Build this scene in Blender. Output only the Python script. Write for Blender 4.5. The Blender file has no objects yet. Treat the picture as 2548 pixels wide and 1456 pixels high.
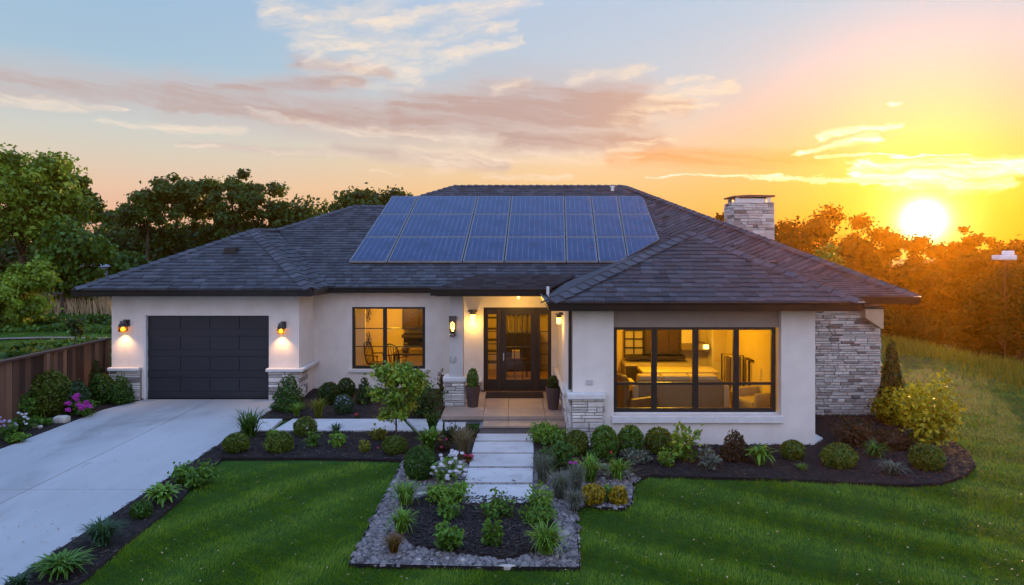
import bpy, math, random
import numpy as np
from mathutils import Vector
random.seed(7); rng = np.random.default_rng(7)
S = bpy.context.scene; COL = S.collection; RAD = math.radians
# ------------------------------------------------------------------ camera
F = 1760.0; CX = 1274.0; CV = 630.0; H = 3.67
cd = bpy.data.cameras.new("camera"); cam = bpy.data.objects.new("camera", cd); COL.objects.link(cam)
cam.location = (0, 0, H); cam.rotation_euler = (RAD(90), 0, 0)
cd.sensor_width = 36; cd.lens = F * 36 / 2548; cd.shift_y = -98 / 2548; cd.clip_end = 3000; cd.clip_start = .05
S.camera = cam
SUN_AZ, SUN_EL = 30.2, 7.0
S.view_settings.view_transform = 'Standard'; S.view_settings.look = 'None'
S.view_settings.exposure = 0; S.view_settings.gamma = 1
cy = S.cycles
cy.use_denoising = True; cy.max_bounces = 6; cy.diffuse_bounces = 3; cy.glossy_bounces = 3; cy.transmission_bounces = 4
cy.transparent_max_bounces = 12; cy.volume_bounces = 0; cy.sample_clamp_indirect = 4; cy.caustics_reflective = False; cy.caustics_refractive = False
try: cy.denoiser = 'OPENIMAGEDENOISE'
except Exception: pass

def lin(c):
    return tuple(((x / 255) / 12.92 if x / 255 <= .04045 else ((x / 255 + .055) / 1.055) ** 2.4) for x in c)

# ------------------------------------------------------------------ node helper
class NT:
    def __init__(s, t): s.t = t
    def put(s, sock, v):
        if isinstance(v, bpy.types.NodeSocket): s.t.links.new(v, sock)
        elif isinstance(v, (tuple, list)):
            n = len(sock.default_value); v = tuple(v)
            sock.default_value = (v + (1,))[:n] if n == 4 and len(v) == 3 else v[:n]
        else: sock.default_value = v
    def add(s, typ, ins=None, **props):
        n = s.t.nodes.new(typ)
        for k, v in props.items(): setattr(n, k, v)
        for k, v in (ins or {}).items(): s.put(n.inputs[k], v)
        return n
    def m(s, op, a, b=None, c=None, clamp=False):
        n = s.add('ShaderNodeMath', operation=op, use_clamp=clamp)
        s.put(n.inputs[0], a)
        if b is not None: s.put(n.inputs[1], b)
        if c is not None: s.put(n.inputs[2], c)
        return n.outputs[0]
    def v(s, op, a, b=None, out=0, scale=None):
        n = s.add('ShaderNodeVectorMath', operation=op); s.put(n.inputs[0], a)
        if b is not None: s.put(n.inputs[1], b)
        if scale is not None: s.put(n.inputs['Scale'], scale)
        return n.outputs[out]
    def mix(s, f, a, b, bt='MIX'):
        n = s.add('ShaderNodeMix', data_type='RGBA', blend_type=bt)
        s.put(n.inputs[0], f); s.put(n.inputs[6], a); s.put(n.inputs[7], b)
        return n.outputs[2]
    def smooth(s, x, lo, hi):
        n = s.add('ShaderNodeMapRange', interpolation_type='SMOOTHSTEP')
        s.put(n.inputs[0], x); n.inputs[1].default_value = lo; n.inputs[2].default_value = hi
        return n.outputs[0]
    def ramp(s, f, stops, interp='LINEAR'):
        n = s.add('ShaderNodeValToRGB'); s.put(n.inputs[0], f); cr = n.color_ramp; cr.interpolation = interp
        while len(cr.elements) < len(stops): cr.elements.new(.5)
        for e, (p, c) in zip(cr.elements, sorted(stops, key=lambda q: q[0])):
            e.position = p; e.color = (*c[:3], 1)
        return n.outputs[0]
    def noise(s, vec, scale, detail=4, rough=.55, out=0, dist=0):
        return s.add('ShaderNodeTexNoise', {'Vector': vec, 'Scale': scale, 'Detail': detail, 'Roughness': rough, 'Distortion': dist}).outputs[out]

# ------------------------------------------------------------------ sky
W = bpy.data.worlds.new("World"); S.world = W; W.use_nodes = True
W.cycles.sampling_method = 'MANUAL'; W.cycles.sample_map_resolution = 512
def build_sky():
    t = W.node_tree; t.nodes.clear(); N = NT(t)
    d = N.add('ShaderNodeTexCoord').outputs['Generated']
    d = N.v('NORMALIZE', d)
    sp = N.add('ShaderNodeSeparateXYZ', {0: d}); X, Y, Z = sp.outputs
    A = N.m('MULTIPLY', N.m('ARCTAN2', X, Y), 57.29578)
    E = N.m('MULTIPLY', N.m('ARCSINE', Z), 57.29578)
    sd = (math.sin(RAD(SUN_AZ)) * math.cos(RAD(2.3)), math.cos(RAD(SUN_AZ)) * math.cos(RAD(2.3)), math.sin(RAD(2.3)))
    s = N.m('MULTIPLY', N.m('ARCCOSINE', N.m('MINIMUM', N.v('DOT_PRODUCT', d, sd, out=1), 1.0)), 57.29578)
    pw = N.m('POWER', N.m('MULTIPLY', N.m('MAXIMUM', E, 0.0), 1 / 90), .5)      # square root spacing: finer near the horizon
    def rp(stops):
        k = .25
        return N.v('SCALE', N.ramp(pw, [(math.sqrt(max(e, 0) / 90), tuple(x * k for x in c)) for e, c in stops]), scale=4.0)
    left = rp([(0, lin((236, 178, 148))), (2.9, lin((242, 188, 158))), (4.9, lin((238, 203, 175))), (7.4, lin((220, 212, 196))), (10.6, lin((197, 211, 215))),
               (14, lin((168, 197, 218))), (19, lin((158, 190, 221))), (30, (.40, .68, 1.25)), (60, (.44, .84, 1.7)), (90, (.46, .86, 1.75))])
    mid = rp([(0, lin((250, 175, 95))), (2.9, lin((248, 190, 110))), (4.9, lin((248, 203, 138))), (7.4, lin((242, 212, 172))), (10.6, lin((222, 214, 205))),
              (14, lin((195, 208, 220))), (19, lin((185, 203, 225))), (30, (.40, .68, 1.25)), (60, (.44, .84, 1.7)), (90, (.46, .86, 1.75))])
    right = rp([(0, lin((236, 138, 8))), (2.9, lin((236, 152, 22))), (4.9, lin((232, 160, 64))), (7.4, lin((224, 174, 116))), (10.6, lin((212, 190, 172))),
                (14, lin((200, 205, 210))), (19, lin((176, 208, 228))), (30, (.55, .72, 1.1)), (60, (.46, .84, 1.65)), (90, (.46, .86, 1.75))])
    back = rp([(0, (.82, .76, .92)), (12, (1.08, 1.04, 1.30)), (30, (1.10, 1.26, 1.82)), (60, (.78, 1.14, 2.0)), (90, (.60, 1.0, 1.95))])  # unseen sky behind the viewpoint: invented gradient, brightened to light the house front
    col = N.mix(N.smooth(A, -30, 8), left, mid)
    col = N.mix(N.smooth(A, 4, 30), col, right)
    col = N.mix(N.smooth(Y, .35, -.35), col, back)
    # ---- clouds: streaks of cirrus laid out by azimuth and elevation on the dome
    pa = N.add('ShaderNodeCombineXYZ', {0: A, 1: E}).outputs[0]
    n1 = N.noise(N.v('MULTIPLY', pa, (.09, .22, 0)), 1.0, 3, .5, out=1)
    n2 = N.noise(N.v('MULTIPLY', pa, (.45, 1.2, 0)), 1.0, 6, .62, out=1)
    off = N.v('ADD', N.v('MULTIPLY', N.v('SUBTRACT', n1, (.5, .5, .5)), (5, 1.6, 0)), N.v('MULTIPLY', N.v('SUBTRACT', n2, (.5, .5, .5)), (3.4, 1.3, 0)))
    p = N.v('ADD', pa, off); ps = N.v('ADD', pa, N.v('SCALE', off, scale=.6))
    def rotd(ang): return N.add('ShaderNodeVectorRotate', {'Vector': p, 'Angle': RAD(ang)}, rotation_type='Z_AXIS').outputs[0]
    rl, ru = rotd(7), rotd(-11)                    # the low bank dips to the east, the high cirrus climbs
    streak = N.smooth(N.noise(N.v('MULTIPLY', rl, (.10, 1.15, 0)), 1.0, 6, .6), .30, .70)
    fl_ = N.noise(N.v('MULTIPLY', rl, (.22, 2.1, 0)), 1.0, 7, .66); fu = N.noise(N.v('MULTIPLY', ru, (.20, .95, 0)), 1.0, 7, .66)
    fine = N.smooth(N.add('ShaderNodeMix', {0: N.smooth(E, 11, 13.5), 2: fl_, 3: fu}, data_type='FLOAT').outputs[0], .28, .78)
    def deg(u, v):
        return (math.degrees(math.atan((u - CX) / F)), math.degrees(math.atan((CV - v) / math.hypot(F, u - CX))))
    def cap(u0, v0, u1, v1, r0, r1, k=1.0, pp=None):
        a, b = deg(u0, v0), deg(u1, v1); ba = (b[0] - a[0], b[1] - a[1], 0); L = ba[0] ** 2 + ba[1] ** 2 + 1e-6
        q = N.v('SUBTRACT', pp or p, (a[0], a[1], 0))
        h = N.m('MULTIPLY', N.v('DOT_PRODUCT', q, ba, out=1), 1 / L, clamp=True)
        dist = N.v('LENGTH', N.v('SUBTRACT', q, N.v('SCALE', ba, scale=h)), out=1)
        r = N.m('MULTIPLY_ADD', h, (r1 - r0) * .0326, r0 * .0326)
        return N.m('MULTIPLY', N.smooth(N.m('DIVIDE', dist, r), 1.45, .1), k)
    def union(caps, pp=None):
        o = None
        for c in caps:
            q = cap(*c, pp=pp); o = q if o is None else N.m('MAXIMUM', o, q)
        return o
    mauve = union([(-80, 190, 420, 232, 50, 50, .75), (420, 235, 1000, 300, 60, 62, .85), (1000, 295, 1300, 262, 80, 95, 1.0), (1200, 275, 1560, 272, 105, 92, 1.0), (1250, 345, 1640, 350, 50, 26, .95),
                   (540, 218, 900, 200, 26, 34, .8), (740, 150, 960, 178, 20, 22, .85), (830, 372, 1250, 405, 20, 26, .7), (1530, 250, 1720, 265, 60, 22, .85), (480, 362, 800, 385, 10, 12, .5)], ps)
    om = union([(1520, 388, 2080, 396, 24, 30, .95), (2060, 402, 2320, 396, 24, 14, .7)], ps)
    cream = union([(-80, 226, 330, 272, 16, 6, 1), (600, 280, 1250, 362, 10, 16, .75), (1000, 385, 1560, 388, 24, 14, .75), (690, 20, 1010, 150, 36, 52, 1), (800, 120, 1040, 180, 50, 26, 1),
                   (900, 52, 1320, 10, 44, 16, .95), (960, 100, 1290, 72, 32, 12, .95), (1050, 152, 1310, 102, 24, 8, .9), (830, 20, 1200, 40, 40, 26, .7), (1430, 190, 1630, 168, 16, 9, .8),
                   (480, 366, 900, 392, 8, 8, .7), (250, 296, 590, 326, 6, 14, .8), (1505, 374, 1670, 346, 14, 9, .95), (1220, 214, 1320, 204, 18, 16, .7), (1080, 402, 1240, 396, 30, 12, .8),
                   (1540, 292, 1720, 225, 26, 34, .75), (850, 205, 1030, 210, 12, 10, .5), (900, 430, 980, 438, 6, 4, .8), (1200, 440, 1420, 440, 12, 8, .7), (1600, 305, 1740, 262, 10, 14, .6), (1640, 240, 1830, 206, 30, 16, 1), (1660, 196, 1800, 184, 14, 9, .95), (1660, 268, 1800, 250, 14, 6, .9)])
    hot = union([(2040, 335, 2235, 310, 13, 6, 1), (2010, 376, 2180, 345, 8, 12, 1),
                 (2060, 386, 2390, 389, 4, 3, 1), (2170, 424, 2620, 420, 24, 24, 1.2), (2190, 458, 2500, 448, 18, 24, 1.2), (1880, 437, 2260, 458, 4, 10, 1.1), (1590, 442, 1950, 434, 3, 5, .8), (2195, 268, 2225, 266, 4, 3, .8)])
    near = N.smooth(s, 30, 6)
    dm = N.m('MULTIPLY', mauve, N.m('MULTIPLY_ADD', streak, .45, .74), clamp=True)
    cm = N.mix(near, N.mix(N.smooth(dm, .45, 1.0), lin((204, 186, 186)), lin((194, 166, 160))), lin((228, 172, 118)))
    col = N.mix(N.m('MULTIPLY', dm, .95), col, cm)
    col = N.mix(N.m('MULTIPLY', om, N.m('MULTIPLY_ADD', streak, .55, .40)), col, lin((236, 160, 92)))
    dc = N.m('MULTIPLY', cream, N.m('MULTIPLY_ADD', fine, 1.0, .05), clamp=True)
    col = N.mix(dc, col, N.mix(near, N.mix(N.smooth(A, 10, 16), lin((255, 234, 212)), (1.05, .96, .84)), lin((255, 225, 160))))
    dh = N.m('MULTIPLY', N.smooth(hot, .0, 1.1), N.m('MULTIPLY_ADD', fine, 1.25, .08), clamp=True)
    col = N.mix(dh, col, N.mix(N.smooth(s, 22, 5), (1.1, 1.0, .86), (1.7, 1.5, .95)))
    # ---- glow of the low sun
    def gl(k, w, c):
        return N.v('SCALE', c, scale=N.m('MULTIPLY', N.m('EXPONENT', N.m('MULTIPLY', N.m('POWER', N.m('DIVIDE', s, w), 2.0), -1.0)), k))
    col = N.v('ADD', col, gl(6.0, 1.0, (1, .93, .75)))
    col = N.v('ADD', col, gl(1.25, 2.5, (1, .78, .30)))
    col = N.v('ADD', col, gl(.13, 7.5, (1, .42, .02)))
    sky = N.add('ShaderNodeTexSky', sky_type='NISHITA', sun_disc=False, sun_elevation=RAD(SUN_EL), sun_rotation=RAD(SUN_AZ), dust_density=2.0)
    b1 = N.add('ShaderNodeBackground', {'Color': sky.outputs[0], 'Strength': .003})
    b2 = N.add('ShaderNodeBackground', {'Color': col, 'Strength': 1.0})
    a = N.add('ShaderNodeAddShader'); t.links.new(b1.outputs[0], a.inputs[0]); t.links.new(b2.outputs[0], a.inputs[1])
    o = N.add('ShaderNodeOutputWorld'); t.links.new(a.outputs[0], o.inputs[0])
build_sky()
# ------------------------------------------------------------------ sun
sl = bpy.data.lights.new("sun", 'SUN'); sun = bpy.data.objects.new("sun", sl); COL.objects.link(sun)
sl.energy = 4.4; sl.angle = RAD(.5); sl.color = (1, .58, .20)
_d = Vector((math.sin(RAD(SUN_AZ)) * math.cos(RAD(SUN_EL)), math.cos(RAD(SUN_AZ)) * math.cos(RAD(SUN_EL)), math.sin(RAD(SUN_EL))))
sun.rotation_euler = _d.to_track_quat('Z', 'Y').to_euler()

# ------------------------------------------------------------------ picture -> place helpers (a pixel of the 2548-wide view onto the ground or onto a known distance)
def G(u, v, z=0.0):
    y = (H - z) * F / (v - CV); return ((u - CX) / F * y, y)
def PX(u, y): return (u - CX) / F * y
def PZ(v, y): return H - (v - CV) / F * y

# ------------------------------------------------------------------ materials
def pmat(name, c, c2=None, rough=.75, scale=6, tint=False, bump=0, bscale=60, metal=0, spec=.4, detail=5, stretch=(1, 1, 1), coat=0, dist=.01):
    m = bpy.data.materials.new(name); m.use_nodes = True; t = m.node_tree; N = NT(t); b = t.nodes['Principled BSDF']
    c2 = c2 or tuple(min(1, x * 1.18) for x in c); tc = N.add('ShaderNodeTexCoord').outputs['Object']
    tc = N.v('MULTIPLY', tc, stretch)
    n = N.noise(tc, scale, detail)
    if tint:
        a = N.add('ShaderNodeAttribute', attribute_name='tint').outputs['Fac']
        f = N.m('ADD', a, N.m('MULTIPLY', N.m('SUBTRACT', n, .5), .5), clamp=True)
    else: f = N.smooth(n, .3, .7)
    N.put(b.inputs['Base Color'], N.ramp(f, [(0, c), (1, c2)]))
    b.inputs['Roughness'].default_value = rough; b.inputs['Metallic'].default_value = metal; b.inputs['Specular IOR Level'].default_value = spec
    if coat: b.inputs['Coat Weight'].default_value = coat
    if bump:
        bn = N.noise(tc, bscale, 6, .6)
        N.put(b.inputs['Normal'], N.add('ShaderNodeBump', {'Strength': bump, 'Height': bn, 'Distance': dist}).outputs[0])
    return m
def lmat(name, dark, light, trans=.3, rough=.5, hue=None, spec=.25):
    m = bpy.data.materials.new(name); m.use_nodes = True; t = m.node_tree; N = NT(t); b = t.nodes['Principled BSDF']
    a = N.add('ShaderNodeAttribute', attribute_name='tint').outputs['Fac']
    stops = [(0, dark), (1, light)] if hue is None else [(0, dark), (.6, light), (1, hue)]
    c = N.ramp(a, stops); N.put(b.inputs['Base Color'], c); b.inputs['Roughness'].default_value = rough; b.inputs['Specular IOR Level'].default_value = spec
    tr = N.add('ShaderNodeBsdfTranslucent', {'Color': N.mix(.35, c, (.30, .34, .02))})
    mx = N.add('ShaderNodeMixShader', {0: trans}); t.links.new(b.outputs[0], mx.inputs[1]); t.links.new(tr.outputs[0], mx.inputs[2])
    t.links.new(mx.outputs[0], t.nodes['Material Output'].inputs[0]); return m
def emat(name, c, k):
    m = bpy.data.materials.new(name); m.use_nodes = True; b = m.node_tree.nodes['Principled BSDF']
    b.inputs['Base Color'].default_value = (*[x * .5 for x in c], 1); b.inputs['Emission Color'].default_value = (*c, 1); b.inputs['Emission Strength'].default_value = k; return m
def glass(name, tintc=(1, 1, 1), refl=1.0, rough=.0):
    m = bpy.data.materials.new(name); m.use_nodes = True; t = m.node_tree; t.nodes.clear(); N = NT(t)
    tr = N.add('ShaderNodeBsdfTransparent', {'Color': tintc}); g = N.add('ShaderNodeBsdfGlossy', {'Color': (refl,) * 3, 'Roughness': rough})
    fr = N.add('ShaderNodeFresnel', {'IOR': 1.45}); mx = N.add('ShaderNodeMixShader', {0: fr.outputs[0]})
    t.links.new(tr.outputs[0], mx.inputs[1]); t.links.new(g.outputs[0], mx.inputs[2]); o = N.add('ShaderNodeOutputMaterial'); t.links.new(mx.outputs[0], o.inputs[0]); return m

M = {}
M['stucco'] = pmat('stucco', (.66, .60, .55), (.72, .66, .61), .9, 3, bump=.35, bscale=180)
M['stucco_grey'] = pmat('stucco_grey', (.43, .41, .40), (.47, .45, .44), .9, 3, bump=.3, bscale=180)
M['taupe'] = pmat('taupe', (.30, .245, .215), (.33, .27, .24), .85, 3, bump=.2, bscale=150)
M['cast'] = pmat('cast', (.55, .54, .53), (.62, .61, .60), .85, 9, bump=.25, bscale=90)
M['stone'] = pmat('stone', (.17, .15, .14), (.74, .69, .64), .9, 9, tint=True, bump=.7, bscale=45, dist=.02)
M['edging'] = pmat('edging', (.012, .011, .011), (.02, .018, .018), .95, 9, spec=.05)
M['mortar'] = pmat('mortar', (.20, .185, .175), (.26, .24, .22), .95, 20, bump=.3)
M['shingle'] = pmat('shingle', (.020, .022, .029), (.070, .075, .092), .82, 14, tint=True, bump=.6, bscale=220, spec=.35)
M['fascia'] = pmat('fascia', (.012, .011, .011), (.018, .016, .015), .45, 4)
M['soffit'] = pmat('soffit', (.10, .07, .05), (.12, .085, .06), .8, 6)
M['frame'] = pmat('frame', (.010, .009, .009), (.015, .013, .012), .4, 6)
M['garage'] = pmat('garage', (.013, .016, .022), (.018, .021, .029), .5, 3, bump=.08, bscale=300, stretch=(.15, 1, 1))
M['white'] = pmat('white', (.62, .62, .62), (.7, .7, .7), .6, 5)
M['door'] = pmat('door', (.016, .011, .009), (.024, .017, .013), .42, 7, stretch=(4, 4, .4))
M['glass'] = glass('glass'); M['amber'] = glass('amber', (1, .62, .12))
M['metal'] = pmat('metal', (.06, .06, .065), (.09, .09, .095), .35, 9, metal=.8)
M['steel'] = pmat('steel', (.55, .56, .6), (.62, .63, .66), .35, 9, metal=.9)
M['bulb'] = emat('bulb', (1, .52, .10), 9); M['bulb2'] = emat('bulb2', (1, .62, .13), 5.5); M['bulb3'] = emat('bulb3', (1, .40, .05), 5)
M['tile'] = pmat('tile', (.30, .215, .165), (.38, .28, .215), .55, 2.2, bump=.15, bscale=30)
M['riser'] = pmat('riser', (.13, .145, .17), (.17, .185, .21), .6, 8, bump=.15)
M['concrete'] = pmat('concrete', (.31, .32, .325), (.38, .385, .39), .85, .9, detail=8, bump=.2, bscale=120, stretch=(1, .35, 1))
M['paver'] = pmat('paver', (.40, .395, .395), (.48, .47, .465), .85, 1.6, detail=8, bump=.2, bscale=90)
M['mulch'] = pmat('mulch', (.009, .006, .006), (.030, .019, .017), .95, 22, bump=1.0, bscale=70, dist=.04)
M['chip'] = pmat('chip', (.007, .005, .005), (.075, .050, .042), .9, 8, tint=True)
M['gravel'] = pmat('gravel', (.05, .045, .043), (.10, .09, .085), .9, 30, bump=.8, dist=.03)
M['pebble'] = pmat('pebble', (.035, .031, .032), (.27, .235, .228), .8, 20, tint=True, bump=.2)
M['fence'] = pmat('fence', (.035, .016, .009), (.24, .125, .07), .8, 3, tint=True, bump=.4, bscale=24, stretch=(9, 9, .5))
M['fence_top'] = pmat('fence_top', (.05, .022, .013), (.09, .042, .024), .8, 5, bump=.3, stretch=(9, .5, 9))
M['pot'] = pmat('pot', (.050, .030, .028), (.085, .052, .046), .5, 5, bump=.15, bscale=30)
M['rock'] = pmat('rock', (.33, .31, .27), (.5, .47, .42), .9, 5, bump=.6, bscale=14, dist=.03)
M['wood_dark'] = pmat('wood_dark', (.035, .016, .007), (.06, .028, .012), .5, 4, stretch=(1, 8, 8))
M['cab_dark'] = pmat('cab_dark', (.022, .014, .008), (.034, .022, .012), .5, 4)
M['room'] = pmat('room', (.62, .49, .20), (.66, .53, .22), .9, 2); M['room_white'] = pmat('room_white', (.70, .62, .38), (.74, .66, .42), .9, 2)
M['floorw'] = pmat('floorw', (.25, .14, .06), (.34, .20, .09), .5, 3, stretch=(1, 9, 1))
M['sofa'] = pmat('sofa', (.45, .37, .22), (.50, .42, .26), .9, 6, bump=.2); M['counter'] = pmat('counter', (.55, .46, .28), (.60, .52, .32), .4, 8)
M['cab'] = pmat('cab', (.20, .15, .08), (.24, .18, .10), .6, 4); M['leather'] = pmat('leather', (.12, .07, .035), (.17, .10, .05), .5, 6)
M['bark'] = pmat('bark', (.045, .032, .022), (.10, .075, .055), .95, 9, bump=.8, bscale=14, stretch=(1, 1, .25), dist=.05)
M['stem'] = pmat('stem', (.07, .06, .03), (.12, .10, .05), .9, 9)
M['shed'] = pmat('shed', (.30, .33, .40), (.36, .39, .46), .7, 5); M['white_paint'] = pmat('white_paint', (.7, .7, .72), (.78, .78, .8), .6, 5)
M['petal_pink'] = lmat('petal_pink', (.42, .02, .32), (.75, .10, .60), .25); M['petal_white'] = lmat('petal_white', (.62, .60, .70), (.86, .84, .9), .25)
M['petal_lav'] = lmat('petal_lav', (.32, .26, .55), (.62, .56, .85), .25); M['petal_red'] = lmat('petal_red', (.40, .03, .03), (.65, .07, .09), .25); M['petal_rose'] = lmat('petal_rose', (.5, .03, .12), (.75, .08, .22), .25)
def stain(m, amt, sc, stretch=(1, 1, 1), thr=(.52, .72), col=(.5, .48, .46)):
    t = m.node_tree; N = NT(t); b = t.nodes['Principled BSDF']; src = b.inputs['Base Color'].links[0].from_socket
    tc = N.v('MULTIPLY', N.add('ShaderNodeTexCoord').outputs['Object'], stretch); f = N.m('MULTIPLY', N.smooth(N.noise(tc, sc, 7, .62, dist=.6), *thr), amt)
    N.put(b.inputs['Base Color'], N.mix(f, src, N.mix(1.0, src, col, 'MULTIPLY')))
stain(M['concrete'], .55, .55, (1, .4, 1)); stain(M['concrete'], .5, 3.2, (1, .6, 1), (.62, .74)); stain(M['concrete'], .8, 14, (1, 1, 1), (.74, .78), (.45, .43, .42))
stain(M['stucco'], .35, .9, (1, 1, .35), (.45, .8), (.80, .78, .76)); stain(M['paver'], .5, 2.2); stain(M['shingle'], .45, .7, (1, 1, 1), (.45, .75), (.65, .65, .68))
def build_panel():
    m = bpy.data.materials.new('panel'); m.use_nodes = True; t = m.node_tree; N = NT(t); b = t.nodes['Principled BSDF']
    uv = N.add('ShaderNodeUVMap', uv_map='UV').outputs[0]; sp = N.add('ShaderNodeSeparateXYZ', {0: uv})
    def line(x, per, w):
        f = N.m('FRACT', N.m('DIVIDE', x, per)); f = N.m('MINIMUM', f, N.m('SUBTRACT', 1.0, f)); return N.smooth(f, w, w * .3)
    l1 = line(sp.outputs[0], .165, .055); l2 = N.m('MULTIPLY', line(sp.outputs[1], .165, .045), .35)
    l3 = N.m('MULTIPLY', line(sp.outputs[0], .055, .09), .22)
    ln = N.m('MAXIMUM', N.m('MULTIPLY', l1, .8), N.m('MAXIMUM', l2, l3)); n = N.noise(uv, 3.0, 5)
    base = N.ramp(n, [(.3, (.005, .014, .058)), (.7, (.008, .023, .088))])
    N.put(b.inputs['Base Color'], N.mix(N.m('MULTIPLY', ln, N.smooth(N.noise(uv, 1.3, 4), .25, .6)), base, (.15, .20, .36)))
    b.inputs['Roughness'].default_value = .22; b.inputs['Specular IOR Level'].default_value = .17
    N.put(b.inputs['Normal'], N.add('ShaderNodeBump', {'Strength': .06, 'Height': N.noise(uv, 7.0, 4), 'Distance': .02}).outputs[0])
    return m
M['buff'] = pmat('buff', (.42, .29, .18), (.48, .34, .22), .85, 4); M['panel'] = build_panel(); M['panel_frame'] = pmat('panel_frame', (.13, .12, .125), (.19, .17, .165), .4, 8, metal=.5)

# ------------------------------------------------------------------ mesh helpers
def wloc(o):
    v = Vector((0, 0, 0))
    while o is not None: v += Vector(o.location); o = o.parent
    return v
def link(name, me, parent=None, loc=None):
    o = bpy.data.objects.new(name, me); COL.objects.link(o)
    if parent is not None: o.parent = parent
    if loc is not None: o.location = loc
    return o
def tag(o, label=None, cat=None, group=None, kind=None):
    if label: o['label'] = label
    if cat: o['category'] = cat
    if group: o['group'] = group
    if kind: o['kind'] = kind
    return o
def thing(name, label, cat, loc=(0, 0, 0), group=None, rz=0):
    o = link(name, None, None, loc); o.rotation_euler = (0, 0, rz); o.empty_display_size = .1
    return tag(o, label, cat, group)
def npmesh(name, V, Fc, mat, T=None, smooth=False):
    me = bpy.data.meshes.new(name); V = np.asarray(V, np.float32); Fc = np.asarray(Fc, np.int32); k = Fc.shape[1]
    me.vertices.add(len(V)); me.vertices.foreach_set('co', V.ravel()); me.loops.add(Fc.size); me.loops.foreach_set('vertex_index', Fc.ravel())
    me.polygons.add(len(Fc)); me.polygons.foreach_set('loop_start', np.arange(0, Fc.size, k, dtype=np.int32)); me.polygons.foreach_set('loop_total', np.full(len(Fc), k, np.int32))
    if smooth: me.polygons.foreach_set('use_smooth', np.ones(len(Fc), bool))
    if T is not None:
        a = me.attributes.new('tint', 'FLOAT', 'POINT'); a.data.foreach_set('value', np.asarray(T, np.float32))
    me.materials.append(mat); me.update(calc_edges=True); return me
class MB:
    """collects shapes in world coordinates; build() links them as one mesh object"""
    def __init__(s): s.V = []; s.F = []; s.T = []
    def add(s, pts, faces, t=.5):
        n = len(s.V); s.V += [tuple(p) for p in pts]; s.F += [tuple(i + n for i in f) for f in faces]; s.T += [t] * len(pts); return s
    def box(s, x0, x1, y0, y1, z0, z1, t=.5):
        return s.add([(x0, y0, z0), (x1, y0, z0), (x1, y1, z0), (x0, y1, z0), (x0, y0, z1), (x1, y0, z1), (x1, y1, z1), (x0, y1, z1)],
                     [(3, 2, 1, 0), (4, 5, 6, 7), (0, 1, 5, 4), (1, 2, 6, 5), (2, 3, 7, 6), (3, 0, 4, 7)], t)
    def obox(s, p0, p1, w, h, zt=0, t=.5):
        """box along p0-p1 (top edge line), width w outward both ways, h down"""
        a, b = Vector(p0), Vector(p1); d = (b - a); d.z = 0; d.normalize(); n = Vector((-d.y, d.x, 0)) * (w / 2)
        P = [a - n, b - n, b + n, a + n]; lo = Vector((0, 0, zt - h)); hi = Vector((0, 0, zt))
        return s.add([p + lo for p in P] + [p + hi for p in P], [(3, 2, 1, 0), (4, 5, 6, 7), (0, 1, 5, 4), (1, 2, 6, 5), (2, 3, 7, 6), (3, 0, 4, 7)], t)
    def prism(s, poly, z0, z1, t=.5):
        n = len(poly); return s.add([(x, y, z0) for x, y in poly] + [(x, y, z1) for x, y in poly],
            [tuple(range(n))[::-1], tuple(range(n, 2 * n))] + [(i, (i + 1) % n, n + (i + 1) % n, n + i) for i in range(n)], t)
    def prism_y(s, poly, y0, y1, t=.5):
        n = len(poly); return s.add([(x, y0, z) for x, z in poly] + [(x, y1, z) for x, z in poly],
            [tuple(range(n)), tuple(range(n, 2 * n))[::-1]] + [((i + 1) % n, i, n + i, n + (i + 1) % n) for i in range(n)], t)
    def lathe(s, prof, c, n=16, t=.5, caps=True):
        P = []; Fc = []
        for r, z in prof: P += [(c[0] + r * math.cos(2 * math.pi * i / n), c[1] + r * math.sin(2 * math.pi * i / n), c[2] + z) for i in range(n)]
        for j in range(len(prof) - 1):
            Fc += [(j * n + i, j * n + (i + 1) % n, (j + 1) * n + (i + 1) % n, (j + 1) * n + i) for i in range(n)]
        if caps: Fc += [tuple(range(n))[::-1], tuple(range((len(prof) - 1) * n, len(prof) * n))]
        return s.add(P, Fc, t)
    def tube(s, path, rad, n=8, t=.5):
        path = [Vector(p) for p in path]; rads = rad if isinstance(rad, (list, tuple)) else [rad] * len(path); P = []; Fc = []
        for i, p in enumerate(path):
            d = (path[min(i + 1, len(path) - 1)] - path[max(i - 1, 0)]).normalized(); u = d.orthogonal().normalized(); w = d.cross(u)
            if i and True:
                u = (pu - d * pu.dot(d)).normalized() if (pu - d * pu.dot(d)).length > 1e-4 else u; w = d.cross(u)
            pu = u
            P += [p + (u * math.cos(2 * math.pi * k / n) + w * math.sin(2 * math.pi * k / n)) * rads[i] for k in range(n)]
        for j in range(len(path) - 1): Fc += [(j * n + i, j * n + (i + 1) % n, (j + 1) * n + (i + 1) % n, (j + 1) * n + i) for i in range(n)]
        Fc += [tuple(range(n))[::-1], tuple(range((len(path) - 1) * n, len(path) * n))]
        return s.add(P, Fc, t)
    def build(s, name, mat, parent=None, smooth=False, bevel=0, loc=None):
        o0 = wloc(parent) if parent is not None else Vector(loc or (0, 0, 0))
        me = bpy.data.meshes.new(name); me.from_pydata([(v[0] - o0.x, v[1] - o0.y, v[2] - o0.z) for v in s.V], [], s.F)
        a = me.attributes.new('tint', 'FLOAT', 'POINT'); a.data.foreach_set('value', s.T); me.materials.append(M[mat] if isinstance(mat, str) else mat)
        if smooth: me.polygons.foreach_set('use_smooth', [True] * len(me.polygons))
        me.update(); o = link(name, me, parent, None if parent is not None else (loc or (0, 0, 0)))
        if bevel: b = o.modifiers.new('bevel', 'BEVEL'); b.width = bevel; b.segments = 2; b.limit_method = 'ANGLE'
        return o
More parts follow.
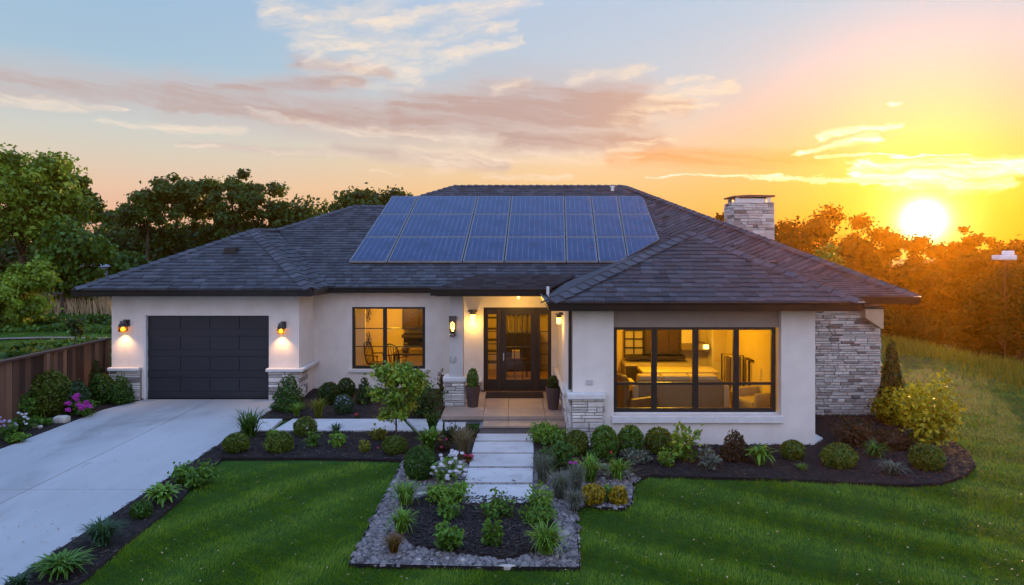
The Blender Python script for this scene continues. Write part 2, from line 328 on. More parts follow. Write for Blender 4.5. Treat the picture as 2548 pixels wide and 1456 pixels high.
def lamp(name, parent, loc, energy, color=(1, .55, .13), size=.04, spot=None):
    l = bpy.data.lights.new(name, 'SPOT' if spot else 'POINT'); l.energy = energy; l.color = color; l.shadow_soft_size = size
    if spot: l.spot_size = RAD(spot); l.spot_blend = .9
    o = bpy.data.objects.new(name, l); COL.objects.link(o); o.parent = parent; o.location = Vector(loc) - wloc(parent); return o
# ================================================================== GROUND
def inpoly(x, y, poly):
    x = np.asarray(x); y = np.asarray(y); r = np.zeros(x.shape, bool); n = len(poly); j = n - 1
    for i in range(n):
        xi, yi = poly[i]; xj, yj = poly[j]
        c = ((yi > y) != (yj > y)) & (x < (xj - xi) * (y - yi) / (yj - yi + 1e-12) + xi); r ^= c; j = i
    return r
def sst(x): x = np.clip(x, 0, 1); return x * x * (3 - 2 * x)
def ground_z(x, y):
    x = np.asarray(x, float); y = np.asarray(y, float)
    drop = -6.5 * sst((x - 15.6 - .05 * np.sin(y * .4)) / 16) * sst((y + 2) / 10)
    back = -2.5 * sst((y - 34) / 30) * (1 - sst((-x - 6) / 8))
    leftup = .9 * sst((-x - 13) / 14) * sst((y - 22) / 22)
    bump = .05 * np.sin(x * .7 + y * .31) * np.sin(y * .55 - x * .2) * sst((np.abs(x - 1) - 9) / 6)
    return drop + back + leftup + bump
xs = np.concatenate([np.linspace(-900, -60, 12)[:-1], np.linspace(-60, 60, 150), np.linspace(60, 900, 12)[1:]])
ys = np.concatenate([np.linspace(-60, 0, 10)[:-1], np.linspace(0, 70, 110), np.linspace(70, 1500, 22)[1:]])
gx, gy = np.meshgrid(xs, ys); gzv = ground_z(gx, gy)
nx = len(xs); ii, jj = np.meshgrid(np.arange(len(ys) - 1), np.arange(nx - 1), indexing='ij'); q = (ii * nx + jj).ravel()
def ground_mat():
    m = bpy.data.materials.new('lawn'); m.use_nodes = True; t = m.node_tree; N = NT(t); b = t.nodes['Principled BSDF']
    tc = N.add('ShaderNodeTexCoord').outputs['Object']; sp = N.add('ShaderNodeSeparateXYZ', {0: tc})
    a = N.noise(tc, 1.1, 6, .6); f = N.noise(tc, 26, 5, .7)
    c = N.ramp(N.m('MULTIPLY_ADD', f, .5, N.m('MULTIPLY', a, .5)), [(.3, (.014, .042, .005)), (.55, (.030, .085, .010)), (.75, (.055, .115, .014))])
    brown = N.m('MULTIPLY', N.smooth(N.noise(N.v('MULTIPLY', tc, (.5, .22, 1)), 1.0, 6, .65), .46, .66), N.smooth(sp.outputs[0], 8.6, 10.5))
    c = N.mix(N.m('MULTIPLY', brown, .75), c, (.060, .044, .024))
    N.put(b.inputs['Base Color'], c); b.inputs['Roughness'].default_value = .9; b.inputs['Specular IOR Level'].default_value = .1
    N.put(b.inputs['Normal'], N.add('ShaderNodeBump', {'Strength': .9, 'Height': f, 'Distance': .05}).outputs[0]); return m
M['lawn'] = ground_mat()
ground = link('ground', npmesh('ground', np.stack([gx, gy, gzv], -1).reshape(-1, 3), np.stack([q, q + 1, q + nx + 1, q + nx], -1), M['lawn'], smooth=True), loc=(0, 0, 0))
tag(ground, kind='structure')

def sheet(name, poly, z, mat, kind='structure', skirt=.15, rough=0, res=0):
    """a slab with its top at z, filled flat"""
    b = MB(); b.prism(poly, z - skirt, z); o = b.build(name, mat); tag(o, kind=kind); return o
# driveway: slabs with open joints
DX0, DXM, DX1 = -9.52, -7.45, -5.56
b = MB(); ysl = [-9, -3.4, .2, 3.7, 7.3, 10.9, 14.5, 17.62]
for a0, a1 in zip(ysl[:-1], ysl[1:]):
    for x0, x1 in ((DX0, DXM), (DXM, DX1)):
        if a1 > 17: b.prism([(x0 + .008, a0 + .009), (x1 - .008, a0 + .009), (x1 - .008, a1), (x0 + .008 + (.35 if x0 == DX0 else 0), a1), (x0 + .008, a1 - 1.2)] if x0 == DX0 else [(x0 + .008, a0 + .009), (x1 - .008, a0 + .009), (x1 - .008, a1), (x0 + .008, a1)], -.1, .03)
        else: b.box(x0 + .008, x1 - .008, a0 + .009, a1 - .009, -.1, .03)
tag(b.build('driveway', 'concrete', bevel=.008), kind='structure')
P_DRIVE = [(DX0, -9), (DX1, -9), (DX1, 17.6), (DX0, 17.6)]
# beds
P_LEFT = [(-10.45, -6), (DX0, -6), (DX0, 16.4), (-9.15, 17.6), (-10.45, 18.2)]
P_STRIP = [(DX1, -6), (-4.75, -6)] + [G(u, v) for u, v in ((202, 1456), (328, 1349), (454, 1245), (500, 1180))] + [(-5.1, 12.2), (-5.12, 12.5), (DX1, 12.7)]
P_BED1 = [(DX1, 12.56), (-3.5, 12.54), (-1.9, 12.42), (-.72, 12.3), (-.66, 14.6), (-1.2, 14.7), (-1.2, 14.34), (DX1, 14.34)]
P_BEDW = [(DX1, 15.5), (-1.3, 15.5), (-1.3, 18.9), (-5.3, 18.9), (-5.3, 17.4), (DX1, 17.4)]
P_GRAV = [(-1.9, 8.27), (-1.6, 8.24), (-.5, 8.2), (.3, 8.22), (.78, 8.17), (.85, 9.0), (.9, 10.0)] + [G(u, v) for u, v in ((1460, 1262), (1502, 1270), (1549, 1273), (1571, 1262), (1576, 1236), (1574, 1210), (1592, 1196))] + [(1.9, 12.2), (.3, 12.3), (-1.9, 12.42)]
P_INNER = [G(u, v) for u, v in ((1002, 1264), (995, 1337), (1030, 1368), (1147, 1387), (1264, 1400), (1309, 1387), (1391, 1368), (1380, 1330), (1375, 1299), (1340, 1262), (1293, 1246), (1147, 1246), (1060, 1242))]
P_BED2 = [(.42, 14.4), (.42, 12.2), (1.0, 11.9)] + [G(u, v) for u, v in ((1473, 1204), (1530, 1199), (1592, 1196), (1619, 1190), (1760, 1194), (1896, 1197), (2088, 1206), (2241, 1213), (2343, 1210), (2405, 1188), (2427, 1162), (2411, 1133), (2376, 1106), (2352, 1094), (2310, 1072))] + [(8.75, 15.4), (8.45, 16.2), (8.1, 16.2), (8.1, 15.9), (6.0, 15.9), (5.73, 13.37), (1.1, 13.37), (1.1, 14.4)]
for nm, pl, z in (('mulch_bed', P_LEFT, .035), ('mulch_bed', P_STRIP, .04), ('mulch_bed', P_BED1, .045), ('mulch_bed', P_BEDW, .05), ('mulch_bed', P_INNER, .055), ('mulch_bed', P_BED2, .045)):
    sheet(nm, pl, z, 'mulch')
sheet('gravel_bed', P_GRAV, .03, 'gravel'); sheet('gravel_bed', [(-.76, 10.42), (.34, 10.42), (.44, 12.3), (1.1, 14.3), (1.13, 14.66), (-.72, 14.66)], .036, 'gravel')
ALLBEDS = [P_LEFT, P_STRIP, P_BED1, P_BEDW, P_GRAV, P_BED2, P_DRIVE, [(-.76, 10.4), (1.13, 10.4), (1.13, 15), (-.76, 15)][:0] or [(-.76, 12.2), (1.13, 12.2), (1.13, 15), (-.76, 15)]]
def rand_in(poly, n, pad=0):
    xs_ = [p[0] for p in poly]; ys_ = [p[1] for p in poly]; out = np.zeros((0, 2))
    while len(out) < n:
        c = np.stack([rng.uniform(min(xs_), max(xs_), n * 2), rng.uniform(min(ys_), max(ys_), n * 2)], -1)
        out = np.concatenate([out, c[inpoly(c[:, 0], c[:, 1], poly)]])
    return out[:n]
def rotvec(n):
    v = rng.normal(size=(n, 3)); return v / np.linalg.norm(v, axis=1, keepdims=True)
# bark chips lying on the beds
PT = []; TT = []
for poly, n, z in ((P_LEFT, 2500, .035), (P_STRIP, 5200, .04), (P_BED1, 5200, .045), (P_BEDW, 3200, .05), (P_INNER, 4200, .055), (P_BED2, 11000, .045)):
    p = rand_in(poly, n); p = p[p[:, 1] > 5]
    PT.append(np.column_stack([p, np.full(len(p), z)])); t = rng.random(len(p)) ** 4 * .55; t[rng.random(len(p)) < .045] = 1.25; TT.append(t)
c = np.concatenate(PT); t = np.concatenate(TT); n = len(c); a = rng.uniform(0, 6.28, n); l = rng.uniform(.012, .042, n); w = rng.uniform(.006, .013, n)
ax = np.stack([np.cos(a), np.sin(a), rng.uniform(-.35, .35, n)], -1) * l[:, None]; bx = np.stack([-np.sin(a), np.cos(a), rng.uniform(-.3, .3, n)], -1) * w[:, None]
c[:, 2] += .012 + rng.random(n) * .012
tp = np.zeros((n, 3)); tp[:, 2] = .010
V = np.stack([c - ax - bx, c + ax - bx * .5, c + ax + bx, c - ax + bx * .6, c + tp], 1).reshape(-1, 3); i5 = np.arange(n)[:, None] * 5
Fc = np.concatenate([i5 + np.array([[0, 1, 4]]), i5 + np.array([[1, 2, 4]]), i5 + np.array([[2, 3, 4]]), i5 + np.array([[3, 0, 4]])])
tag(link('bark_mulch', npmesh('bark_mulch', V, Fc, M['chip'], np.repeat(t, 5)), loc=(0, 0, 0)), 'dark shredded bark mulch strewn over the planting beds', 'mulch', kind='stuff')
# pebbles of the gravel bed
p = rand_in(P_GRAV, 14000); p = p[~inpoly(p[:, 0], p[:, 1], P_INNER)]; n = len(p)
base = np.array([[1, 0, 0], [.5, .87, 0], [-.5, .87, 0], [-1, 0, 0], [-.5, -.87, 0], [.5, -.87, 0], [.55, .1, .62], [-.15, .5, .7], [-.3, -.45, .66]])
fb = np.array([[6, 7, 8], [0, 1, 6], [1, 7, 6], [1, 2, 7], [2, 3, 7], [3, 8, 7], [3, 4, 8], [4, 5, 8], [5, 6, 8], [5, 0, 6]])
s_ = rng.uniform(.014, .042, n) * (1 + .9 * (rng.random(n) < .04)); a = rng.uniform(0, 6.28, n); el = rng.uniform(.55, 1, n)
bb = base[None] * (1 + rng.uniform(-.22, .22, (n, 9, 1))); bxv = bb[:, :, 0] * s_[:, None]; byv = bb[:, :, 1] * (s_ * el)[:, None]; bz = bb[:, :, 2] * (s_ * rng.uniform(.5, 1, n))[:, None]
V = np.stack([p[:, :1] + bxv * np.cos(a)[:, None] - byv * np.sin(a)[:, None], p[:, 1:] + bxv * np.sin(a)[:, None] + byv * np.cos(a)[:, None], bz + .034], -1).reshape(-1, 3)
Fc = (np.arange(n)[:, None, None] * 9 + fb[None]).reshape(-1, 3)
tag(link('gravel', npmesh('gravel', V, Fc, M['pebble'], np.repeat(np.clip(rng.normal(.45, .22, n), 0, 1), 9)), loc=(0, 0, 0)), 'grey river gravel around the square front bed', 'gravel', kind='stuff')
# bed edging: thin steel strip
b = MB()
def edging(poly, closed=False):
    for p0, p1 in zip(poly[:-1], poly[1:]): b.obox((*p0, .05), (*p1, .05), .012, .12)
edging([(-5.12, 12.5), (-3.5, 12.52), (-1.9, 12.4), (-1.9, 8.25), (-.5, 8.18), (.78, 8.15), (.9, 10.0)] + P_GRAV[7:13] + P_BED2[5:18])
tag(b.build('bed_edging', 'edging'), 'thin dark metal edging between lawn and planting beds', 'edging')
# paving slabs
for i, ((u0, u1, v0), (w0, w1, v1)) in enumerate([((1188, 1324, 1079), (1182, 1326, 1095)), ((1181, 1327, 1099), (1174, 1328, 1125)), ((1173, 1327, 1129), (1167, 1327, 1159)), ((1166, 1326, 1164), (1156, 1326, 1199)), ((1154, 1325, 1205), (1150, 1324, 1250))]):
    z = .075; pl = [G(w0, v1, z), G(w1, v1, z), G(u1, v0, z), G(u0, v0, z)]
    mb = MB(); mb.prism(pl, -.02, z); o = mb.build('paving_slab', 'paver', bevel=.008)
    tag(o, ['pale stepping slab tight against the foot of the porch steps', 'second stepping slab out from the porch steps, beside the tan grass', 'middle stepping slab of the five in the front walk', 'wide stepping slab one before the outermost, beside the white flowers', 'outermost and largest stepping slab, by the square mulch bed'][i], 'paving slab', 'stepping slabs of the front walk')
for i, q4 in enumerate([[(-5.52, 14.42), (-4.95, 14.42), (-5.0, 15.42), (-5.52, 15.42)], [(-4.87, 14.42), (-2.02, 14.42), (-2.4, 15.42), (-4.78, 15.42)], [(-1.92, 14.42), (-1.42, 14.42), (-1.5, 15.42), (-2.3, 15.42)], [(-1.37, 14.42), (-.98, 14.42), (-.98, 15.12), (-1.44, 15.12)]]):
    mb = MB(); mb.prism(q4, -.02, .06); o = mb.build('paving_slab', 'paver', bevel=.008)
    tag(o, ['short side path slab touching the driveway edge', 'longest slab of the side path, between driveway and ornamental tree', 'side path slab partly behind the ornamental tree', 'small side path slab against the porch platform'][i], 'paving slab', 'slabs of the side path')

# ================================================================== HOUSE
house = thing('house', 'low modern stucco house with dark hipped roof, stone trim and lit windows', 'house', (-1.0, 17.6, 0))
def wall_front(name, x0, x1, z0, z1, y, th, holes, mat='stucco', parent=None):
    """wall in the x-z plane with rectangular holes, faces only where they show"""
    X_ = sorted({x0, x1, *[h[0] for h in holes], *[h[1] for h in holes]}); Z_ = sorted({z0, z1, *[h[2] for h in holes], *[h[3] for h in holes]})
    fill = lambda i, k: 0 <= i < len(X_) - 1 and 0 <= k < len(Z_) - 1 and not any(h[0] - 1e-6 <= X_[i] and X_[i + 1] <= h[1] + 1e-6 and h[2] - 1e-6 <= Z_[k] and Z_[k + 1] <= h[3] + 1e-6 for h in holes)
    b = MB()
    for i in range(len(X_) - 1):
        for k in range(len(Z_) - 1):
            if not fill(i, k): continue
            a, c, e, g = X_[i], X_[i + 1], Z_[k], Z_[k + 1]
            P8 = [(a, y, e), (c, y, e), (c, y + th, e), (a, y + th, e), (a, y, g), (c, y, g), (c, y + th, g), (a, y + th, g)]
            fs = [(0, 1, 5, 4), (2, 3, 7, 6)]
            if not fill(i - 1, k): fs.append((3, 0, 4, 7))
            if not fill(i + 1, k): fs.append((1, 2, 6, 5))
            if not fill(i, k - 1): fs.append((3, 2, 1, 0))
            if not fill(i, k + 1): fs.append((4, 5, 6, 7))
            b.add(P8, fs)
    return b.build(name, mat, parent or house)
YG, YM, YP, YW = 17.6, 18.9, 17.9, 13.37
ZC = 2.63
# walls
gd = (PX(358, YG), PX(669, YG), .0, PZ(785, YG))
wall_front('wall', -9.96, -5.3, 0, ZC, YG, .2, [(gd[0], gd[1], 0, gd[3])])
mw = (PX(876, YM), PX(1058, YM), PZ(918, YM), PZ(764, YM))
wall_front('wall', -5.3, -1.26, 0, ZC, YM, .2, [mw])
pd = (PX(1203, YP), PX(1372, YP), .18, PZ(765, YP))
wall_front('wall', -1.26, 1.147, 0, ZC, YP, .2, [pd])
ww = (PX(1527, YW), PX(1944, YW), PZ(1034, YW), PZ(767, YW))
wall_front('wall', 1.147, 5.73, 0, ZC, YW, .3, [ww])
b = MB(); b.box(-5.5, -5.3, YG + .2, YM, 0, ZC); b.build('wall', 'stucco', house)
b = MB(); b.box(-9.96, -9.76, YG + .2, 29, 0, ZC); b.build('wall', 'stucco', house)
b = MB(); b.box(1.147, 1.347, YW + .3, YP, 0, ZC); b.build('wall', 'stucco', house)
b = MB(); b.box(5.53, 5.73, YW + .3, 16.1, 0, ZC); b.build('wall', 'stucco', house)
b = MB(); b.box(8.0, 8.2, 16.1, 29, 0, ZC); b.box(-9.76, 8.0, 28.8, 29, 0, ZC); b.build('wall', 'stucco', house)
b = MB(); b.box(-1.26, -1.06, YP + .2, 22.6, 0, ZC); b.build('wall', 'room', house)
# recessed taupe panel over the wing window, side reveals, sill
wz1 = PZ(816, YW); b = MB(); b.box(ww[0], ww[1], YW + .12, YW + .28, wz1, ww[3]); b.build('header_panel', 'taupe', house)
# soffits
zs = ZC
for q_ in ((-10.4, -4.95, 17.05, YG, zs, zs + .02), (-10.4, -9.96, YG, 29, zs, zs + .02), (-5.3, -4.87, YG, 18.62, zs + .004, zs + .024), (-4.87, -1.7, 18.55, YM, zs + .002, zs + .022), (.78, 6.3, 13.06, YW, zs, zs + .02), (5.73, 8.75, 15.57, 16.1, zs - .03, zs - .01), (8.2, 8.75, 16.1, 29, zs - .03, zs - .01), (.85, 1.147, YW, 17.9, zs + .003, zs + .023)):
    b = MB(); b.box(*q_); b.build('soffit', 'soffit', house)
for q_ in ((-1.7, 1.147, 15.85, YP), (-1.7, -1.26, YP, YM)): b = MB(); b.box(*q_, 2.70, 2.72); b.build('porch_ceiling', 'soffit', house)

# ------------------------------------------------------------------ roof
EZ = 2.77
P1 = (-2.15, 26.3, 6.15); P2 = (4.2, 26.3, 6.15); Jn = (4.9, 21.2, 3.9075); C1 = (8.86, 15.5, 2.72); E1 = (6.2, 15.5, 2.72); Aw = (4.03, 16.1, 4.13); W0 = (.69, 13.0, EZ); W1 = (6.4, 13.0, EZ)
V1 = (-7.4, 22.3, 4.3925); c1 = (-5.44, 24.3, 5.264); c2 = (-4.33, 24.3, 5.264)
Ag = (-7.48, 20.5, 4.33); G0 = (-10.5, 17.0, 2.80); G1 = (-4.82, 17.0, 2.80); Gv = (-4.82, 18.6, 2.77)
m1 = (1.7, 18.6, EZ); m2 = (3.15, 19.9, 3.339)
cut = [(1.7, 18.6), (3.15, 19.9), (4.9, 21.2)]
roof = link('roof', None, house, (0, 0, 0)); 
def clip2(poly, cl):
    """Sutherland-Hodgman of poly [(x,y)] against convex ccw cl"""
    for i in range(len(cl)):
        a, b_ = cl[i], cl[(i + 1) % len(cl)]; out = []
        side = lambda p: (b_[0] - a[0]) * (p[1] - a[1]) - (b_[1] - a[1]) * (p[0] - a[0])
        for k in range(len(poly)):
            p, q_ = poly[k], poly[(k + 1) % len(poly)]; sp_, sq = side(p), side(q_)
            if sp_ >= 0: out.append(p)
            if (sp_ > 0 and sq < 0) or (sp_ < 0 and sq > 0):
                tt = sp_ / (sp_ - sq); out.append((p[0] + tt * (q_[0] - p[0]), p[1] + tt * (q_[1] - p[1])))
        poly = out
        if len(poly) < 3: return []
    return poly
def ccw(pl):
    a = sum(p[0] * q_[1] - q_[0] * p[1] for p, q_ in zip(pl, pl[1:] + pl[:1])); return pl if a > 0 else pl[::-1]
def tiles(pieces, axis='x', sgn=1, row=.178, tw=.245, seed=1, w0=None, name='roof_slope', lift=0, jag=True):
    """overlapping shingles laid in rows on one roof plane; pieces = convex corner lists (x,y,z) of that plane"""
    pts = np.array([p for pc in pieces for p in pc]); co, *_ = np.linalg.lstsq(np.column_stack([pts[:, :2], np.ones(len(pts))]), pts[:, 2], rcond=None)
    zf = lambda x, y: co[0] * x + co[1] * y + co[2]
    b = MB(); wi = 1 if axis == 'x' else 0; ui = 1 - wi
    wmin = min((p[wi] * sgn) for pc in pieces for p in pc) if w0 is None else w0
    for pc in pieces:
        b.add([(p[0], p[1], p[2] - .02 + lift) for p in pc], [tuple(range(len(pc)))] if ccw([p[:2] for p in pc])[0] == pc[0][:2] else [tuple(range(len(pc)))[::-1]], .2)
        cl = ccw([p[:2] for p in pc]); ws = [p[wi] * sgn for p in pc]; us = [p[ui] for p in pc]
        for r in range(int((min(ws) - wmin) / row), int((max(ws) - wmin) / row) + 1):
            rr = random.Random(seed * 1000 + r); wa = wmin + r * row; wb = wa + row + .012; u = math.floor(min(pts[:, ui]) - 1) - rr.random() * tw; umax = max(us)
            while u < umax:
                w_ = tw * rr.uniform(.55, 1.35); tn = rr.random(); hh = rr.uniform(.020, .036); ja = rr.uniform(-.022, .012) if jag else 0; sl_ = rr.uniform(-.008, .008)
                tn = .42 + (tn - .5) * .55 if rr.random() < .85 else (.05 if rr.random() < .5 else .95)
                u0, u1 = u + .004, u + w_ - .004; u += w_
                if u1 < min(us): continue
                quad = [(u0, wa + ja), (u1, wa + ja + sl_), (u1, wb), (u0, wb)]
                q2 = [((q_[0], q_[1] * sgn) if axis == 'x' else (q_[1] * sgn, q_[0])) for q_ in quad]
                pl = clip2(ccw(q2), cl)
                if not pl: continue
                P = []; n = len(pl)
                for x, y in pl:
                    wv = (y if wi else x) * sgn; P.append((x, y, zf(x, y) + lift + .003 + hh * max(0, 1 - (wv - wa) / row)))
                b.add(P + [(x, y, zf(x, y) + lift - .012) for x, y in pl], [tuple(range(n))] + [(i, n + i, n + (i + 1) % n, (i + 1) % n) for i in range(n)], tn)
    return b.build(name, 'shingle', roof)
xl = -4.33
tiles([[Gv, (xl, 18.6, EZ), c2, c1, V1]], seed=2, w0=18.6); 
tiles([[(xl, 18.6, EZ), m1, m2, Jn, P2, P1, c2]], seed=2, w0=18.6)
tiles([[P2, Jn, C1]], seed=3, w0=15.5); tiles([[Jn, E1, C1]], seed=4, w0=15.5)
tiles([[W0, W1, Aw]], seed=5, w0=13.0, tw=.27)
tiles([[G0, G1, Ag]], seed=6, w0=17.0, tw=.27)
tiles([[G1, Gv, V1, Ag]], axis='y', sgn=-1, seed=7)
tiles([[G0, Ag, V1, (-10.5, 22.3, 2.80)]], axis='y', sgn=1, seed=8)
# hidden slopes that close the roof
b = MB()
def poly3(*p): b.add(list(p), [tuple(range(len(p)))], .35)
hk = (.97, 17.9, EZ); 
poly3(W0, Aw, m2, m1, hk); poly3(Aw, Jn, m2); poly3(Aw, W1, E1, Jn)
B0 = (-10.5, 29.4, 2.8); B1 = (8.86, 29.4, 2.72)
poly3((-10.5, 22.3, 2.8), V1, c1, B0); poly3(c1, c2, P1, (P1[0], 26.4, 6.1), B0); poly3(P1, P2, B1, B0); poly3(P2, C1, B1)
b.build('roof_slope', 'shingle', roof)
# porch roof: a lower step forward
PR0 = (-1.74, 15.8, 2.88); PR1 = (.84, 15.8, 2.88); PR2 = (1.72, 19.24, 3.052); PR3 = (-1.0, 19.24, 3.052)
tiles([[PR0, PR1, PR2, PR3]], seed=9, w0=15.8, tw=.26)
b = MB(); poly3(PR0, PR3, (-1.9, 18.75, 2.84)); b.build('roof_slope', 'shingle', roof)
# ridge and hip caps
def caps(p0, p1, w=.15, step=.25, drop=.07):
    a, e = Vector(p0), Vector(p1); L = (e - a).length; d = (e - a) / L; hz = Vector((-d.y, d.x, 0)).normalized(); n = int(L / step); b = MB(); rr = random.Random(int(L * 1000))
    for i in range(n):
        s0 = a + d * (i * L / n - .01); s1 = a + d * ((i + 1) * L / n + .05); l0, l1 = .066 + rr.uniform(0, .01), .036; j = rr.uniform(-.012, .012)
        P = []
        for s, lf in ((s0, l0), (s1, l1)):
            P += [s + Vector((0, 0, lf)), s + hz * (w + j) + Vector((0, 0, lf - drop)), s - hz * (w - j) + Vector((0, 0, lf - drop))]
        P += [p - Vector((0, 0, .03)) for p in P[:3]]
        b.add(P, [(0, 3, 4, 1), (0, 2, 5, 3), (0, 1, 4, 7) if 0 else (0, 1, 7, 6), (0, 6, 8, 2), (1, 7, 4) if 0 else (3, 4, 5)], .42 + rr.uniform(-.3, .3)) if 0 else b.add(P, [(0, 1, 4, 3), (0, 3, 5, 2), (0, 6, 7, 1), (0, 2, 8, 6)], .62 + rr.uniform(-.3, .3))
    return b.build('ridge_cap', 'shingle', roof)
for p0, p1, w in ((W0, Aw, .21), (W1, Aw, .19), (G0, Ag, .16), (G1, Ag, .20), (Ag, V1, .13), (V1, c1, .13), (c1, c2, .12), (c2, P1, .12), (P1, P2, .12), (C1, P2, .15), (Aw, Jn, .15)):
    caps(p0, p1, w)
# gutters
def gutter(p0, p1, h=.14, name='gutter'):
    a, e = Vector(p0), Vector(p1); d = (e - a); d.z = 0; d.normalize(); n = Vector((d.y, -d.x, 0)); b = MB()
    prof = [(0, -h), (.075, -h), (.085, -h * .75), (.10, -h * .3), (.125, -.012), (.125, .006), (.10, .006), (.095, -.02), (.02, -.03), (0, .012)]
    P = [a + n * o_ + Vector((0, 0, z)) for o_, z in prof] + [e + n * o_ + Vector((0, 0, z)) for o_, z in prof]; k = len(prof)
    b.add(P, [(i, k + i, k + (i + 1) % k, (i + 1) % k) for i in range(k)] + [tuple(range(k)), tuple(range(k, 2 * k))[::-1]])
    return b.build(name, 'fascia', roof)
gutter((G0[0] - .08, 17.06, 2.79), (G1[0] + .02, 17.06, 2.79), .16); gutter((G1[0] - .06, 17.05, 2.785), (Gv[0] - .06, 18.58, 2.77), .15)
gutter((-4.84, 18.62, 2.765), (-1.72, 18.62, 2.765)); gutter((-1.82, 15.84, 2.87), (.88, 15.84, 2.87), .15)
gutter((W0[0] - .02, 13.07, 2.765), (W1[0] + .05, 13.07, 2.765), .16); gutter((W0[0] + .06, 17.6, 2.765), (W0[0] + .06, 13.0, 2.765), .15)
gutter((6.3, 15.56, 2.715), (C1[0] + .06, 15.56, 2.715), .16); gutter((C1[0] - .06, 15.5, 2.715), (C1[0] - .06, 29.4, 2.715), .15); gutter((W1[0] - .06, 13.0, 2.765), (W1[0] - .06, 15.6, 2.765), .15)
gutter((-10.44, 29, 2.79), (-10.44, 17, 2.79), .15)
# bright metal end caps
for q_ in ((W1[0] - .12, W1[0] + .05, 12.93, 12.945, 2.765, 2.782), (C1[0] - .1, C1[0] + .06, 15.42, 15.434, 2.715, 2.73)): b = MB(); b.box(*q_); b.build('gutter_end', 'steel', roof)
# vents and small metal pieces on the roof
def hood(u, v, y, w, zb, h=.16):
    b = MB(); x = PX(u, y); z = zb
    b.prism_y([(x - w / 2, z), (x + w / 2, z), (x + w * .42, z + h), (x - w * .42, z + h * .8)], y, y + .3); b.build('roof_vent', 'fascia', roof, bevel=.01)
zg = lambda y: 2.8 + (y - 17) * .437
hood(570, 622, 18.9, .34, zg(18.9) + .02, .19); hood(1658, 553, 22.9, .26, 2.77 + .4375 * (22.9 - 18.6) + .1, .14); hood(1925, 633, 17.5, .24, 3.38, .1)
b = MB(); xp = PX(1523, 25.9); b.lathe([(.07, 0), (.07, .22), (.10, .22), (.10, .26), (.02, .28)], (xp, 25.8, 5.85), 12)
b.build('roof_vent', 'steel', roof)

# ------------------------------------------------------------------ stone
def stones(b, o, ud, L, z0, z1, nd, hmin=.06, hmax=.11, lmin=.12, lmax=.42, seed=1):
    rr = random.Random(seed); z = z0; u = Vector((*ud, 0)); n = Vector((*nd, 0)); o = Vector((*o, 0))
    while z < z1 - .01:
        h = min(rr.uniform(hmin, hmax), z1 - z)
        if z1 - z - h < hmin * .6: h = z1 - z
        x = 0
        while x < L - .005:
            l = min(rr.uniform(lmin, lmax), L - x)
            if L - x - l < lmin * .7: l = L - x
            t = min(1, max(0, rr.gauss(.66, .17))) if rr.random() > .10 else rr.uniform(0, .25)
            subs = [(z, h)] if h < .085 or rr.random() < .55 else [(z, h * .48), (z + h * .48, h * .52)]
            for zz, hh in subs:
                d = rr.uniform(.02, .05); g = .005; k = rr.uniform(0, .006)
                a = o + u * (x + g); e = o + u * (x + l - g); f0, f1 = d - .012 - k, d
                P = [a + Vector((0, 0, zz + g)), e + Vector((0, 0, zz + g)), e + Vector((0, 0, zz + hh - g)), a + Vector((0, 0, zz + hh - g))]
                ii = .008
                Q = [a + u * ii + n * d + Vector((0, 0, zz + g + ii)), e - u * ii + n * (d - k) + Vector((0, 0, zz + g + ii)), e - u * ii + n * d + Vector((0, 0, zz + hh - g - ii)), a + u * ii + n * (d - k) + Vector((0, 0, zz + hh - g - ii))]
                Rr = [p + n * f0 for p in P]
                b.add(P + Rr + Q, [(0, 1, 5, 4), (1, 2, 6, 5), (2, 3, 7, 6), (3, 0, 4, 7), (4, 5, 9, 8), (5, 6, 10, 9), (6, 7, 11, 10), (7, 4, 8, 11), (8, 9, 10, 11)], t)
            x += l
        z += h
def stone_part(name, faces, core, seed):
    b = MB()
    for k, f in enumerate(faces): stones(b, *f, seed=seed + k)
    o = b.build(name, 'stone', house); c = MB()
    for q_ in core: c.box(*q_)
    c.build('mortar', 'mortar', o); return o
# tall stone wall beside the wing
sx0, sx1 = 5.74, PX(2187, 15.9)
stone_part('stone_wall', [((sx0, 15.86), (1, 0), sx1 - sx0, -.1, ZC - .04, (0, -1), .042, .078, .08, .36), ((sx1, 15.86), (0, 1), 2.2, -.1, ZC - .04, (1, 0), .042, .078, .08, .36)], [(sx0, sx1, 15.86, 16.08, -.15, ZC - .03)], 11)
# pier bases
def pier(name, x0, x1, y0, y1, z0, z1, seed, sides=('f', 'r')):
    fs = [((x0, y0), (1, 0), x1 - x0, z0, z1, (0, -1), .055, .12, .14, .42)]
    if 'r' in sides: fs.append(((x1, y0), (0, 1), y1 - y0, z0, z1, (1, 0), .055, .12, .14, .42))
    if 'l' in sides: fs.append(((x0, y1), (0, -1), y1 - y0, z0, z1, (-1, 0), .055, .12, .14, .42))
    return stone_part(name, fs, [(x0, x1, y0, y1, z0, z1 - .002)], seed)
def cap(x0, x1, y0, y1, z0, z1):
    b = MB(); b.box(x0, x1, y0, y1, z0, z1); b.build('cap_stone', 'cast', house, bevel=.02)
gz0 = PZ(923, 17.5)
pier('stone_base', PX(275, 17.55), gd[0] - .05, 17.52, YG - .003, 0, gz0, 21, ('l',)); cap(PX(267, 17.45), gd[0] - .04, 17.42, YG + .001, gz0, gz0 + .085)
pier('stone_base', gd[1] + .02, -5.27, 17.52, YG - .003, 0, gz0 - .02, 24, ()); cap(gd[1] - .03, -5.14, 17.42, YG + .001, gz0 - .02, gz0 + .065)
stone_part('stone_base', [((-5.27, 17.52), (0, 1), .62, 0, gz0 - .02, (1, 0), .06, .12, .15, .4)], [(-5.297, -5.272, 17.605, 18.14, 0, gz0 - .022)], 26)
